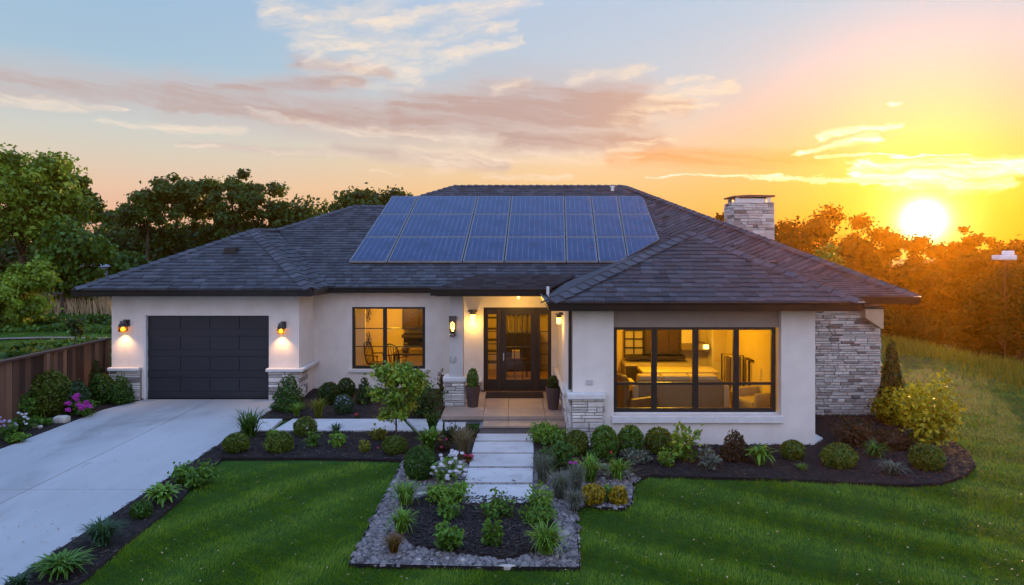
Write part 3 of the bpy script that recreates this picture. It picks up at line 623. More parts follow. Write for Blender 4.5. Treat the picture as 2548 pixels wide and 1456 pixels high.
cap(-5.297, -5.14, YG + .003, YM - .002, gz0 - .02, gz0 + .065)
# wing corner pier
wx0, wx1 = PX(1423, 13.3), PX(1500, 13.3); wz = PZ(993, 13.28)
pier('stone_base', wx0, wx1, 13.28, YW - .003, 0, wz, 31, ('r',)); cap(wx0 - .09, wx1 + .05, 13.2, YW - .001, wz, PZ(980, 13.2))
pier('stone_base', wx0, wx0 + .02, 13.372, 14.3, 0, wz, 34, ('l',)); cap(wx0 - .09, wx0 + .019, 13.374, 14.4, wz, PZ(980, 13.2))
# low stone band with ledge along the wing's porch side
stone_part('stone_base', [((1.147, 17.84), (0, -1), 3.42, .18, .74, (-1, 0), .055, .11, .14, .42)], [(1.125, 1.146, 14.42, 17.84, .18, .738)], 37); cap(1.04, 1.146, 14.41, 17.775, .742, .82)
# porch column
YCf = 16.16; cz = PZ(950, YCf)
pier('stone_base', PX(1107, YCf), PX(1156, YCf), YCf, YCf + .42, .18, cz, 41, ('r', 'l')); cap(PX(1102, YCf), PX(1161, YCf), YCf - .05, YCf + .47, cz, cz + .105)
b = MB(); b.box(PX(1118, YCf), PX(1152, YCf), YCf + .05, YCf + .37, cz + .105, 2.70); b.build('porch_column', 'stucco_grey', house)
# low stone with ledge each side of the door
lz = PZ(945, 17.8)
pier('stone_base', -1.05, pd[0] - .03, 17.84, YP - .003, .18, lz - .08, 45, ()); cap(-1.1, pd[0] - .02, 17.78, YP - .001, lz - .08, lz)
pier('stone_base', pd[1] + .03, 1.14, 17.84, YP - .003, .18, lz - .08, 47, ()); cap(pd[1] + .02, 1.14, 17.78, YP - .001, lz - .08, lz)
# chimney
chx0, chx1 = PX(1826, 21.2), PX(1925, 21.2); cht = PZ(503, 21.2)
ch = stone_part('chimney', [((chx0, 21.2), (1, 0), chx1 - chx0, 3.3, cht, (0, -1), .06, .12, .14, .45), ((chx0, 22.1), (0, -1), .9, 3.3, cht, (-1, 0), .06, .12, .14, .45), ((chx1, 21.2), (0, 1), .9, 3.3, cht, (1, 0), .06, .12, .14, .45)], [(chx0, chx1, 21.2, 22.1, 3.2, cht - .002)], 51)
b = MB(); zt = PZ(491, 21.2)
for xx in (chx0 + .07, chx1 - .17):
    for yy in (21.25, 21.95): b.box(xx, xx + .1, yy, yy + .1, cht, zt)
b.box(chx0 + .2, chx1 - .2, 21.35, 21.95, cht, zt - .02)
b.build('flue', 'steel', ch)
b = MB(); b.prism_y([(chx0 - .02, zt), (chx1 + .03, zt + .012), (chx1 + .03, zt + .06), (chx0 + .5, zt + .075), (chx0 - .02, zt + .045)], 21.15, 22.15); b.build('chimney_cap', 'soffit', ch)
# eave return box at the stone wall corner
bx0, bx1 = PX(2143, 15.8), PX(2187, 15.8); b = MB()
b.prism_y([(bx0, PZ(768, 15.7)), (bx0, PZ(790, 15.7)), (bx1 - .03, PZ(817, 15.7)), (bx1, PZ(817, 15.7)), (bx1, PZ(768, 15.7))], 15.6, 15.80); b.build('eave_bracket', 'buff', house)
b = MB(); b.box(bx0 - .02, bx1 + .02, 15.585, 15.8, PZ(768, 15.7), PZ(763, 15.7)); b.build('eave_trim', 'fascia', house)
# white kick plate at the wing's corner
b = MB(); b.prism([(5.733, 13.375), (6.02, 13.7), (6.0, 14.2), (5.733, 14.2)], 0, .09); b.build('splash_block', 'cast', house)

# ------------------------------------------------------------------ garage door
gdo = link('garage_door', None, house, (0, 0, 0))
x0, x1, zt = gd[0] + .04, gd[1] - .01, gd[3] - .01; b = MB(); b.box(x0, x1, YG + .125, YG + .17, .035, zt)
hs = (zt - .035) / 4
for k in range(4):
    z0 = .035 + k * hs; b.box(x0, x1, YG + .11, YG + .1249, z0 + .006, z0 + hs * .33)
    for i in range(4):
        w = (x1 - x0 - .12) / 4; xa = x0 + .10 + i * w; b.box(xa, xa + w - .018, YG + .105, YG + .1249, z0 + hs * .345, z0 + hs - .006)
b.build('door_panel', 'garage', gdo, bevel=.004)
b = MB(); b.box(gd[0] + .002, gd[0] + .04, YG + .01, YG + .17, .03, gd[3] - .004); b.box(gd[0] + .002, gd[1] - .002, YG + .03, YG + .10, gd[3] - .012, gd[3] - .003); b.build('jamb', 'white', gdo)
b = MB(); b.box(x0, x1, YG + .09, YG + .16, .031, .045); b.build('threshold', 'frame', gdo)
# ------------------------------------------------------------------ windows
def window(name, x0, x1, z0, z1, y, mull, bars, fw=.07, mw_=.09, bw=.025, sill=None):
    w = link(name, None, house, (0, 0, 0)); b = MB(); d0, d1 = y + .03, y + .10
    b.box(x0, x0 + fw, d0, d1, z0, z1); b.box(x1 - fw, x1, d0, d1, z0, z1); b.box(x0 + fw, x1 - fw, d0, d1, z0, z0 + fw); b.box(x0 + fw, x1 - fw, d0, d1, z1 - fw * .7, z1)
    for mx in mull: b.box(mx - mw_ / 2, mx + mw_ / 2, d0 + .003, d1 - .003, z0 + fw, z1 - fw * .7)
    b.build('frame', 'frame', w)
    ed = [x0 + fw] + [q_ for mx in mull for q_ in (mx - mw_ / 2, mx + mw_ / 2)] + [x1 - fw]
    for a, e in zip(ed[::2], ed[1::2]):
        g = MB(); g.add([(a, y + .07, z0 + fw), (e, y + .07, z0 + fw), (e, y + .07, z1 - fw * .7), (a, y + .07, z1 - fw * .7)], [(0, 1, 2, 3)]); g.build('pane', 'glass', w)
        g = MB()
        for bz in bars: g.box(a, e, d0 + .012, d1 - .015, bz - bw / 2, bz + bw / 2)
        if bars: g.build('glazing_bar', 'frame', w)
    if sill: s = MB(); s.box(*sill); s.build('sill', 'cast', w, bevel=.01)
    return w
window('window', mw[0], mw[1], mw[2], mw[3], YM, [PX(957, YM)], [PZ(818, YM), PZ(863, YM)], .075, .10, .022, (mw[0] - .08, mw[1] + .08, YM - .07, YM + .06, mw[2] - .09, mw[2] - .002))
window('window', ww[0] + .008, ww[1] - .05, PZ(1030, YW) , wz1 - .002, YW + .12, [PX(u, YW + .15) for u in (1628, 1731, 1832)], [PZ(955, YW + .15)], .075, .105, .05, (ww[0] - .04, ww[1] + .02, YW - .06, YW + .12, ww[2] - .135, ww[2] - .003))
b = MB(); b.box(ww[0], ww[1], YW + .13, YW + .29, ww[2] - .001, PZ(1030, YW)); b.build('window_ledge', 'cast', house)
# ------------------------------------------------------------------ front door
dr = link('front_door', None, house, (0, 0, 0)); y = YP + .05; b = MB(); xa, xb = PX(1244, YP), PX(1334, YP); zt = pd[3]
b.box(pd[0], pd[0] + .05, y, y + .1, .18, zt); b.box(pd[1] - .05, pd[1], y, y + .1, .18, zt); b.box(pd[0] + .05, pd[1] - .05, y, y + .1, zt - .05, zt)
b.box(xa - .03, xa, y - .003, y + .1, .18, zt - .05); b.box(xb, xb + .03, y - .003, y + .1, .18, zt - .05); b.build('door_frame', 'door', dr)
b = MB(); b.box(pd[0] - .03, pd[1] + .03, y - .13, y + .12, .181, .205); b.build('threshold', 'wood_dark', dr)
def glazed(name, x0, x1, gx0, gx1, gz0, gz1, z0, z1, vb, hb, yy):
    p = MB(); p.box(x0, gx0, yy, yy + .05, z0, z1); p.box(gx1, x1, yy, yy + .05, z0, z1); p.box(gx0, gx1, yy, yy + .05, z0, gz0); p.box(gx0, gx1, yy, yy + .05, gz1, z1)
    o = p.build(name, 'door', dr); g = MB(); g.add([(gx0, yy + .025, gz0), (gx1, yy + .025, gz0), (gx1, yy + .025, gz1), (gx0, yy + .025, gz1)], [(0, 1, 2, 3)]); g.build('pane', 'glass', o)
    q_ = MB()
    for x in vb: q_.box(x - .009, x + .009, yy + .012, yy + .038, gz0, gz1)
    for z in hb: q_.box(gx0, gx1, yy + .010, yy + .040, z - .009, z + .009)
    q_.build('glazing_bar', 'frame', o); return o
zz = lambda v: PZ(v, YP)
leaf = glazed('door_leaf', xa + .004, xb - .004, PX(1260, YP), PX(1321, YP), zz(946), zz(784), .21, zt - .055, [PX(1280, YP), PX(1300, YP)], [zz(826), zz(865), zz(905)], y + .02)
b = MB(); hx = PX(1253, YP); b.box(hx - .015, hx + .015, y + .008, y + .02, zz(898), zz(880)); b.tube([(hx, y + .02, zz(894)), (hx, y - .03, zz(894)), (hx, y - .03, zz(883)), (hx, y + .02, zz(883))], .008); b.build('handle', 'steel', leaf)
glazed('sidelight', pd[0] + .052, xa - .034, PX(1214, YP), PX(1235, YP), zz(945), zz(783), .21, zt - .055, [], [zz(826), zz(857), zz(883), zz(905)], y + .02)
glazed('sidelight', xb + .034, pd[1] - .052, PX(1344, YP), PX(1364, YP), zz(945), zz(783), .21, zt - .055, [], [zz(826), zz(857), zz(883), zz(910)], y + .02)
# ------------------------------------------------------------------ porch floor and steps
b = MB(); xs_ = [-1.52, -.62, -.08, .72, 1.14]; 
for i in range(4):
    for ya, yb in ((15.14, 15.9), (15.9, 16.9), (16.9, YP - .001)):
        b.box(xs_[i] + .004, xs_[i + 1] - .004, ya + .004, yb - .004, .10, .18)
b.build('porch_floor', 'tile', house, bevel=.004)
b = MB(); b.box(-1.5, 1.13, 15.21, YP, 0, .10); b.box(-1.47, 1.13, 15.2, 15.24, .03, .145); b.build('porch_step', 'riser', house)
b = MB(); 
for i in range(1, 4): b.box(max(xs_[i], -.7) + .004, xs_[i + 1] - .004 , 14.62, 15.199, .05, .092)
b.build('porch_step', 'tile', house, bevel=.004)
b = MB(); b.box(-.68, 1.13, 14.66, 15.19, 0, .05); b.build('porch_step', 'riser', house)
b = MB(); b.box(PX(1208, 17.3), PX(1352, 17.3), 17.0, 17.72, .181, .192); b.build('door_mat', 'mulch', house)
# downspouts and plates
b = MB(); dx = PX(1419, 13.4); b.box(dx - .03, dx + .03, 13.42, 13.50, 1.08, 2.62); b.build('downspout', 'fascia', house)
b = MB(); b.box(PX(1363, 15.7) - .03, PX(1363, 15.7) + .03, 15.62, 15.70, 2.68, 2.93); b.build('downspout', 'white', house)
b = MB(); b.box(PX(1458, YW), PX(1475, YW), YW - .02, YW, PZ(957, YW), PZ(945, YW)); b.build('vent_plate', 'stucco_grey', house, bevel=.005)
b = MB(); yy = YCf + .05; b.box(PX(1121, yy), PX(1134, yy), yy - .02, yy, PZ(901, yy), PZ(887, yy)); b.tube([(PX(1127, yy), yy - .03, PZ(900, yy)), (PX(1124, yy), yy - .03, PZ(894, yy)), (PX(1131, yy), yy - .03, PZ(889, yy))], .012); b.build('wall_plate', 'steel', house)
# ================================================================== SOLAR PANELS (rest on racks on the roof)
vs = [660, 598, 541, 495]; dL = lambda v: 9.0375 / (.4375 - (630 - v) / F)
ub = [867, 963, 1150, 1254, 1409, 1489, 1563, 1664]; ut = [975, 1041, 1189, 1273, 1404, 1470, 1536, 1600]
yb, yt = dL(660), dL(495); xb = [PX(u, yb) for u in ub]; xt = [PX(u, yt) for u in ut]
RN = ['bottom', 'middle', 'top']; CN = ['leftmost', 'second', 'third', 'fourth', 'fifth', 'sixth', 'rightmost']
SL = math.sqrt(1 + .4375 ** 2)
cutline = [(3.0, 19.83), (4.75, 21.13), (4.75, 30), (-9, 30), (-9, 15), (1.6, 18.45)]
for r in range(3):
    y0, y1 = dL(vs[r]) + .015, dL(vs[r + 1]) - .015
    for c in range(7):
        X4 = []
        for y, k in ((y0, c), (y0, c + 1), (y1, c + 1), (y1, c)):
            f = (y - yb) / (yt - yb); X4.append((xb[k] + (xt[k] - xb[k]) * f + (.015 if k == c else -.015), y))
        pl = clip2(ccw(X4), ccw([(-9, 18.0), (1.2, 18.0), (2.96, 19.83), (4.68, 21.11), (4.9, 30), (-9, 30)]))
        if len(pl) < 3: continue
        cxm = sum(p[0] for p in pl) / len(pl); cym = sum(p[1] for p in pl) / len(pl); zf = lambda y: EZ + .4375 * (y - 18.6)
        t = thing('solar_panel', ('blue solar panel, %s of its row, in the %s row of the roof array' % (CN[c], RN[r])) if c in (0, 6) else ('blue solar panel, %s from the garage side, in the %s row' % (CN[c], RN[r])), 'solar panel', (cxm, cym, zf(cym) + .05), 'solar panels on the main roof')
        sh = .035; inner = [(cxm + (x - cxm) * (1 - sh * 2 / max(.5, abs(X4[1][0] - X4[0][0]))), cym + (yy_ - cym) * (1 - sh * 2 / (y1 - y0))) for x, yy_ in pl]
        b = MB(); n = len(pl); b.add([(x, yy_, zf(yy_) + .055) for x, yy_ in pl] + [(x, yy_, zf(yy_) + .105) for x, yy_ in pl], [tuple(range(n))[::-1], tuple(range(n, 2 * n))] + [(i, (i + 1) % n, n + (i + 1) % n, n + i) for i in range(n)])
        b.build('panel_frame', 'panel_frame', t)
        me = bpy.data.meshes.new('cells'); me.from_pydata([(x - cxm, yy_ - cym, zf(yy_) + .108 - zf(cym) - .05) for x, yy_ in inner], [], [tuple(range(len(inner)))])
        uv = me.uv_layers.new(name='UV')
        for lp in me.loops: x, yy_ = inner[lp.vertex_index]; uv.data[lp.index].uv = ((x - X4[0][0]) - (yy_ - y0) * (xt[c] - xb[c]) / (yt - yb), (yy_ - y0) * SL)
        me.materials.append(M['panel']); link('cell_sheet', me, t, (0, 0, 0))

# ================================================================== WALL LAMPS
def sconce(label, u0, u1, v0, v1, y):
    x = PX((u0 + u1) / 2, y); w = PX(u1, y) - PX(u0, y); z1, z0 = PZ(v0, y), PZ(v1, y); zm = z0 + (z1 - z0) * .45; t = thing('wall_lamp', label, 'wall lamp', (x, y, zm), 'sconces beside the garage door')
    b = MB(); b.box(x - w * .12, x + w * .45, y - .05, y, zm, z1); b.lathe([(w * .42, 0), (w * .42, .05), (w * .3, .09), (w * .28, z1 - zm - .03)], (x + w * .02, y - .11, zm), 14); b.build('housing', 'metal', t)
    b = MB(); b.lathe([(w * .36, z0 - zm + .01), (w * .43, z0 - zm + .05), (w * .43, -.004)], (x, y - .11, zm), 14, caps=False); b.build('shade', 'amber', t)
    b = MB(); b.lathe([(.02, z0 - zm + .035), (.05, z0 - zm + .06), (.045, -.05), (.02, -.01)], (x, y - .11, zm), 12); b.build('bulb', 'bulb', t)
    lamp('lamp', t, (x, y - .115, z0 - .012), 34, (1, .53, .18), .03, 118)
sconce('dark wall lamp with amber glass on the narrow wall between fence and garage door', 299, 325, 795, 826, YG)
sconce('dark wall lamp with amber glass on the garage wall next to the window bay', 692, 713, 800, 831, YG)
def porch_lamp(label, u0, u1, v0, v1, y, pw=5):
    x = PX((u0 + u1) / 2, y); w = PX(u1, y) - PX(u0, y); z1, z0 = PZ(v0, y), PZ(v1, y); zm = z0 + (z1 - z0) * .62; t = thing('porch_lamp', label, 'wall lamp', (x, y, zm), 'lit lamps flanking the front door')
    b = MB(); b.box(x - .035, x + .035, y - .03, y, zm - .05, z1); b.lathe([(w * .35, 0), (w * .4, .02), (w * .4, z1 - zm - .06), (w * .62, z1 - zm - .05), (w * .62, z1 - zm)], (x, y - .09, zm), 14); b.build('housing', 'metal', t)
    b = MB(); b.lathe([(w * .22, z0 - zm), (w * .34, z0 - zm + .02), (w * .36, -.003), (.01, 0)], (x, y - .09, zm), 14); b.build('bulb', 'bulb2', t)
    lamp('lamp', t, (x, y - .19, z0 - .03), pw, (1, .55, .10), .05)
porch_lamp('small lit lamp on the porch wall between column and front door', 1168, 1186, 770, 802, YP, 13); 
t = thing('porch_lamp', 'small lit lamp on the porch side of the big window wing', 'wall lamp', (1.147, 15.9, 2.2), 'lit lamps flanking the front door'); lx, ly = 1.055, 15.9
b = MB(); b.box(lx, 1.147, ly - .03, ly + .03, 2.28, 2.34); b.lathe([(.05, 2.22), (.055, 2.24), (.055, 2.28), (.085, 2.29), (.085, 2.31)], (lx, ly, 0), 14); b.build('housing', 'metal', t)
b = MB(); b.lathe([(.032, 2.08), (.05, 2.10), (.052, 2.217), (.01, 2.219)], (lx, ly, 0), 14); b.build('bulb', 'bulb2', t); lamp('lamp', t, (lx - .1, ly, 2.04), 10, (1, .55, .10), .05)
# lantern on the porch column
y = YCf + .05; x = PX(1127.5, y); z1, z0 = PZ(786, y), PZ(836, y); t = thing('wall_lantern', 'tall lantern with glass cage and glowing filament on the porch column', 'wall lantern', (x, y, (z0 + z1) / 2)); hw = .082
b = MB(); b.box(x - hw, x + hw, y - .19, y - .02, z1 - .12, z1); b.box(x - .05, x + .05, y - .03, y, z0 + .1, z1 - .02); b.build('housing', 'metal', t)
b = MB(); b.lathe([(hw * .95, z0 + .12), (hw * 1.0, z1 - .12)], (x, y - .105, 0), 10, caps=False); b.build('shade', 'glass', t)
b = MB(); b.lathe([(hw * .6, z0), (hw * .9, z0 + .03), (hw * .55, z0 + .07), (hw * .98, z0 + .12)], (x, y - .105, 0), 12); b.build('base', 'metal', t)
b = MB(); b.tube([(x, y - .105, z0 + .12), (x, y - .105, z0 + .2)], .02); b.tube([(x - .03, y - .105, z0 + .17), (x - .035, y - .105, z1 - .16), (x - .01, y - .105, z1 - .13), (x + .025, y - .105, z1 - .18), (x + .03, y - .105, z0 + .17)], .012); b.build('bulb', 'bulb', t)
for k in range(4):
    b = MB(); a = math.pi / 4 + k * math.pi / 2; b.tube([(x + hw * math.cos(a), y - .105 + hw * math.sin(a), z0 + .1), (x + hw * math.cos(a), y - .105 + hw * math.sin(a), z1 - .1)], .008, 5); b.build('cage_bar', 'metal', t)
lamp('lamp', t, (x, y - .24, (z0 + z1) / 2), 2.2, (1, .42, .08), .05)
# porch down light
x, y = PX(1290, 17.2), 17.2; t = thing('ceiling_light', 'tiny round lit ceiling light above the front door', 'ceiling light', (x, y, 2.7)); b = MB(); b.lathe([(.07, 0), (.07, -.03), (.03, -.05)], (x, y, 2.70), 14); b.build('housing', 'metal', t)
b = MB(); b.lathe([(.035, -.05), (.035, -.11), (.012, -.145)], (x, y, 2.70), 12); b.build('bulb', 'bulb2', t); lamp('lamp', t, (x, y, 2.46), 26, (1, .55, .10), .06)

# ================================================================== PLANTERS
def pot(label, u0, u1, v0, v1):
    y = (H - .18) * F / (v1 - CV) + .0; x = PX((u0 + u1) / 2, y); w = (PX(u1, y) - PX(u0, y)) / 2; h = (v1 - v0) / F * y; t = thing('planter_pot', label, 'planter', (x, y, .181), 'tall planters on the porch')
    b = MB(); b.lathe([(w * .62, 0), (w * .66, .02), (w * .95, h * .88), (w, h * .93), (w, h), (w * .88, h), (w * .85, h - .06)], (x, y, .181), 20); b.build('pot', 'pot', t, smooth=False)
    b = MB(); b.lathe([(w * .85, h - .07), (w * .5, h - .05), (.01, h - .045)], (x, y, .181), 20); b.build('soil', 'mulch', t); return x, y, .181 + h - .05, w
POT1 = pot('tall dark brown planter next to the porch column', 1157, 1196, 961, 1012); POT2 = pot('tall dark brown planter next to the big window wing', 1357, 1396, 963, 1018)

# ================================================================== FENCE
fz = 1.47; t = thing('wooden_fence', 'brown upright board fence running from the garage towards the street', 'fence', (-10.5, 12, 0)); b = MB(); rr = random.Random(3); y = -2.0
while y < 18.4:
    w = rr.uniform(.12, .2); o_ = rr.uniform(0, .02); b.box(-10.50 - o_, -10.475 - o_, y, y + w - .008, -.05, fz - .06, rr.random() if rr.random() < .8 else 0); y += w
b.build('board_panel', 'fence', t)
for k in range(9):
    p = MB(); yy = -1 + k * 2.4; p.box(-10.47, -10.39, yy, yy + .10, -.05, fz - .055, .75); p.build('post', 'fence', t)
b = MB(); b.box(-10.56, -10.40, -2, 18.4, fz - .05, fz - .005); b.build('top_rail', 'fence_top', t); b = MB(); b.box(-10.58, -10.525, -2, 18.4, .3, .4); b.build('rail', 'fence', t)

# ================================================================== FOLIAGE
GR = {'green': ((.014, .052, .006), (.105, .24, .024)), 'dark': ((.006, .022, .006), (.036, .090, .018)), 'olive': ((.022, .042, .004), (.135, .20, .020)), 'bright': ((.026, .085, .007), (.18, .34, .036)),
      'blue': ((.008, .036, .018), (.050, .13, .055)), 'yellow': ((.10, .075, .005), (.52, .36, .015)), 'ygreen': ((.035, .055, .006), (.24, .24, .018)), 'brown': ((.018, .010, .006), (.075, .040, .020)), 'tan': ((.075, .052, .026), (.26, .19, .10)),
      'silver': ((.040, .052, .040), (.18, .20, .155)), 'rust': ((.055, .020, .006), (.20, .10, .02)), 'deep': ((.007, .032, .005), (.055, .15, .018)), 'autumn': ((.004, .010, .002), (.022, .046, .008)), 'tree': ((.008, .026, .005), (.060, .140, .020)), 'treel': ((.030, .090, .006), (.25, .38, .03)), 'gold': ((.05, .085, .005), (.62, .48, .015)), 'straw': ((.30, .20, .11), (.62, .46, .28))}
for k, (a, e) in GR.items(): M['leaf_' + k] = lmat('leaf_' + k, a, e, .05 if k == 'autumn' else .28, .8 if k == 'autumn' else .5, None, .04 if k == 'autumn' else .25)
M['leaf_green2'] = lmat('leaf_green2', (.022, .075, .008), (.17, .30, .03), .3, hue=(.42, .36, .03))
def rng_of(seed): return np.random.default_rng(seed)
def quads(c, nrm, L, Wd, r, tint):
    """leaf-shaped quads: centre, facing, length, width"""
    n = len(c); a = r.normal(size=(n, 3)); a -= nrm * (a * nrm).sum(1, keepdims=True); a /= np.linalg.norm(a, axis=1, keepdims=True) + 1e-9; bx = np.cross(nrm, a)
    L = np.broadcast_to(L, n)[:, None] / 2; Wd = np.broadcast_to(Wd, n)[:, None] / 2; cup = nrm * L * .25
    V = np.stack([c - a * L, c + bx * Wd + a * L * .15 + cup, c + a * L, c - bx * Wd + a * L * .15 + cup], 1).reshape(-1, 3)
    return V, np.arange(n * 4).reshape(-1, 4), np.repeat(tint, 4)
def cat(*ps):
    Vs, Fs, Ts = [], [], []; o = 0
    for V, Fc, T in ps: Vs.append(V); Fs.append(Fc + o); Ts.append(T); o += len(V)
    return np.concatenate(Vs), np.concatenate(Fs), np.concatenate(Ts)
def unit(v): return v / (np.linalg.norm(v, axis=-1, keepdims=True) + 1e-9)
def lumpy(d, seed, k=3):
    r = rng_of(seed); o = np.zeros(len(d))
    for _ in range(k):
        f = r.normal(size=3) * r.uniform(2, 5); o += np.sin(d @ f + r.uniform(0, 6)) / k
    return o
def f_ball(w, h, seed, leaf=.035, n=None, rough=.10, loose=0.0, squash=.0):
    r = rng_of(seed); R_ = np.array([w / 2, w / 2, h * .56]); n = n or int(min(6500, 3.2 * (w * w + 2 * w * h) / (leaf * leaf)))
    d = unit(r.normal(size=(n, 3))); k = 1 + rough * lumpy(d, seed, 5); rad = np.where(r.random(n) < .72, r.uniform(.88, 1.03, n), r.uniform(.45, .9, n)) * k
    rad += loose * np.maximum(0, r.normal(size=n)) * .25
    c = d * rad[:, None] * R_; c[:, 2] += h * .46; c[:, 2] = np.maximum(c[:, 2], .01); nr = unit(d + .75 * r.normal(size=(n, 3)))
    t = np.clip(.48 + .28 * lumpy(d, seed + 9, 4) + .2 * r.normal(size=n), 0, 1); s = r.uniform(.7, 1.35, n)
    return quads(c, nr, leaf * 1.5 * s, leaf * .9 * s, r, t)
def f_cone(w, h, seed, leaf=.04, n=None, p=.8):
    r = rng_of(seed); n = n or int(min(6000, 3.0 * w * h * 2.2 / (leaf * leaf))); z = 1 - np.sqrt(r.random(n)); a = r.uniform(0, 6.283, n); pr = np.minimum(1, (1 - z) ** p * np.minimum(1, .55 + z * 4)) * w / 2
    k = 1 + .12 * np.sin(a * 5 + z * 9 + seed) + .1 * np.sin(a * 3 - z * 21); rad = pr * k * np.where(r.random(n) < .7, r.uniform(.85, 1.06, n), r.uniform(.3, .85, n))
    c = np.stack([rad * np.cos(a), rad * np.sin(a), z * h + .01], -1); nr = unit(np.stack([np.cos(a), np.sin(a), np.full(n, .5)], -1) + .7 * r.normal(size=(n, 3)))
    return quads(c, nr, leaf * 1.7 * r.uniform(.7, 1.3, n), leaf * .8, r, np.clip(.45 + .2 * r.normal(size=n) + .15 * np.sin(a * 4 + z * 13), 0, 1))
def f_strap(w, h, seed, n=70, wid=.022, seg=5, up=.9, taper=1.0, mid=False, tip=.12):
    """arching ribbons from one crown: grasses, day lilies, yuccas; mid: broad in the middle like a hosta leaf"""
    r = rng_of(seed); a = r.uniform(0, 6.283, n); reach = w / 2 * np.sqrt(r.uniform(.08, 1, n)); top = h * r.uniform(.62, 1.0, n) * (1 - .45 * (reach / (w / 2)) ** 2 * (1 - up))
    base = r.normal(size=(n, 2)) * w * .05; V = []; T = []; tl = np.clip(.5 + .25 * r.normal(size=n), 0, 1)
    side = np.stack([-np.sin(a), np.cos(a), np.zeros(n)], -1); droop = np.where(r.random(n) < 1 - up, r.uniform(.4, .9, n), r.uniform(0, .35, n))
    for i in range(seg + 1):
        s = i / seg; rad = reach * (s ** 1.25); z = top * (1 - (1 - s) ** 1.7) - droop * top * s ** 3.2
        p = np.stack([base[:, 0] + np.cos(a) * rad, base[:, 1] + np.sin(a) * rad, np.maximum(z, .012)], -1)
        wv = wid * (math.sin(math.pi * min(.97, .12 + s * .88)) ** .8 if mid else (1 - s ** 1.6) * (1 - tip) * taper + tip * .5) * r.uniform(.75, 1.2, n)
        V += [p - side * wv[:, None] / 2, p + side * wv[:, None] / 2]; T += [np.clip(tl + (s - .5) * .35, 0, 1)] * 2
    V = np.stack(V, 1); k = 2 * (seg + 1); Fc = np.concatenate([np.arange(n)[:, None] * k + np.array([[2 * i, 2 * i + 1, 2 * i + 3, 2 * i + 2]]) for i in range(seg)])
    return V.reshape(-1, 3), Fc, np.stack(T, 1).ravel()
def f_leafy(w, h, seed, stems=9, leaf=.07, per=26, spread=.9, dens=1.0):
    """upright stems carrying broad leaves"""
    r = rng_of(seed); C = []; Nn = []; S_ = []; T = []
    for k in range(stems):
        a = r.uniform(0, 6.283); rr_ = w / 2 * math.sqrt(r.random()) * spread; hh = h * r.uniform(.6, 1.0) * (1 - .35 * (rr_ / (w / 2 + 1e-6))); m = int(per * dens); s = r.uniform(.08, 1, m) ** .8
        base = np.array([math.cos(a), math.sin(a)]) * rr_; p = np.stack([base[0] * (.25 + .75 * s), base[1] * (.25 + .75 * s), s * hh], -1); o = r.normal(size=(m, 3)) * w * .11 * (1.15 - s * .5)[:, None]; o[:, 2] *= .4
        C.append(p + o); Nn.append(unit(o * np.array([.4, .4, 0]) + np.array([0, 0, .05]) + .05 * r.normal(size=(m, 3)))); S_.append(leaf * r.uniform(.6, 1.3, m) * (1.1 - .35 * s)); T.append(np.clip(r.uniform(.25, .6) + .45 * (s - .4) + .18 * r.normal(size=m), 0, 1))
    c = np.concatenate(C); c[:, 2] = np.maximum(c[:, 2], .015); s = np.concatenate(S_); return quads(c, np.concatenate(Nn), s * 1.5, s * .8, r, np.concatenate(T))
def blossom_mesh(name, mat, rad, seed, n=26):
    r = rng_of(seed); d = unit(r.normal(size=(n, 3))); c = d * rad * r.uniform(.5, 1, (n, 1)) * np.array([1, 1, .7]); return npmesh(name, *quads(c, unit(d + .4 * r.normal(size=(n, 3))), rad * .75, rad * .65, r, r.random(n))[:2], M[mat], np.repeat(r.random(n), 4))
BL = {k: blossom_mesh('blossom', 'petal_' + k, .042, 5 + i) for i, k in enumerate(('pink', 'white', 'lav', 'red', 'rose'))}
SEED = [100]
def plant(name, label, cat_, kind, u, v, wpx, hpx, col='green', group=None, flowers=None, z0=None, y=None, **kw):
    SEED[0] += 1; sd = SEED[0]
    if kind == 'strap': wpx *= 1.18; hpx *= 1.05; kw['n'] = int(kw.get('n', 70) * 1.5); kw['wid'] = kw.get('wid', .022) * 1.15
    if kind == 'leafy': wpx *= 1.08; kw['leaf'] = kw.get('leaf', .07) * 1.1
    if y is None: x, y = G(u, v, .04)
    else: x = PX(u, y)
    w = wpx * 1.08 / F * y; h = hpx * 1.12 / F * y; z = .045 if z0 is None else z0
    # seen from above, part of the picture height is the plant's own depth: keep the drawn outline
    if kind in ('ball', 'strap', 'leafy'): h = max(.4 * h, h - w * .30 * (H - z - h * .5) / y * 1.0)
    fn = {'ball': f_ball, 'cone': f_cone, 'strap': f_strap, 'leafy': f_leafy}[kind]
    if kind == 'ball': y += w * .25
    V, Fc, T = fn(w, h, sd, **kw); me = npmesh('foliage', V, Fc, M['leaf_' + col], T)
    if flowers:
        t = thing(name, label, cat_, (x, y, z), group); link('foliage', me, t, (0, 0, 0)); r = rng_of(sd); fc, nf, fs, lo = flowers
        for i in range(nf):
            a = r.uniform(0, 6.283); d = r.uniform(.2, 1) * w / 2; o = link('blossom', BL[fc], t, (d * math.cos(a), d * math.sin(a) - w * .18, h * (lo + (1.02 - lo) * r.random() * (1.1 - (2 * d / w) ** 2 * .5)))); o.scale = (fs,) * 3
        return t
    o = link(name, me, None, (x, y, z)); return tag(o, label, cat_, group)
B = dict
sh, gr, fl, pl_ = 'shrub', 'ornamental grass', 'flower', 'plant'
LB = 'shrubs along the fence'
plant('round_shrub', 'mid green round shrub beside the fence, at the edge of the view', sh, 'ball', 30, 1052, 88, 78, 'green', LB, leaf=.05, rough=.14)
plant('round_shrub', 'big olive rounded shrub in front of the fence, largest of that bed', sh, 'ball', 96, 1040, 106, 100, 'olive', LB, leaf=.045, rough=.14)
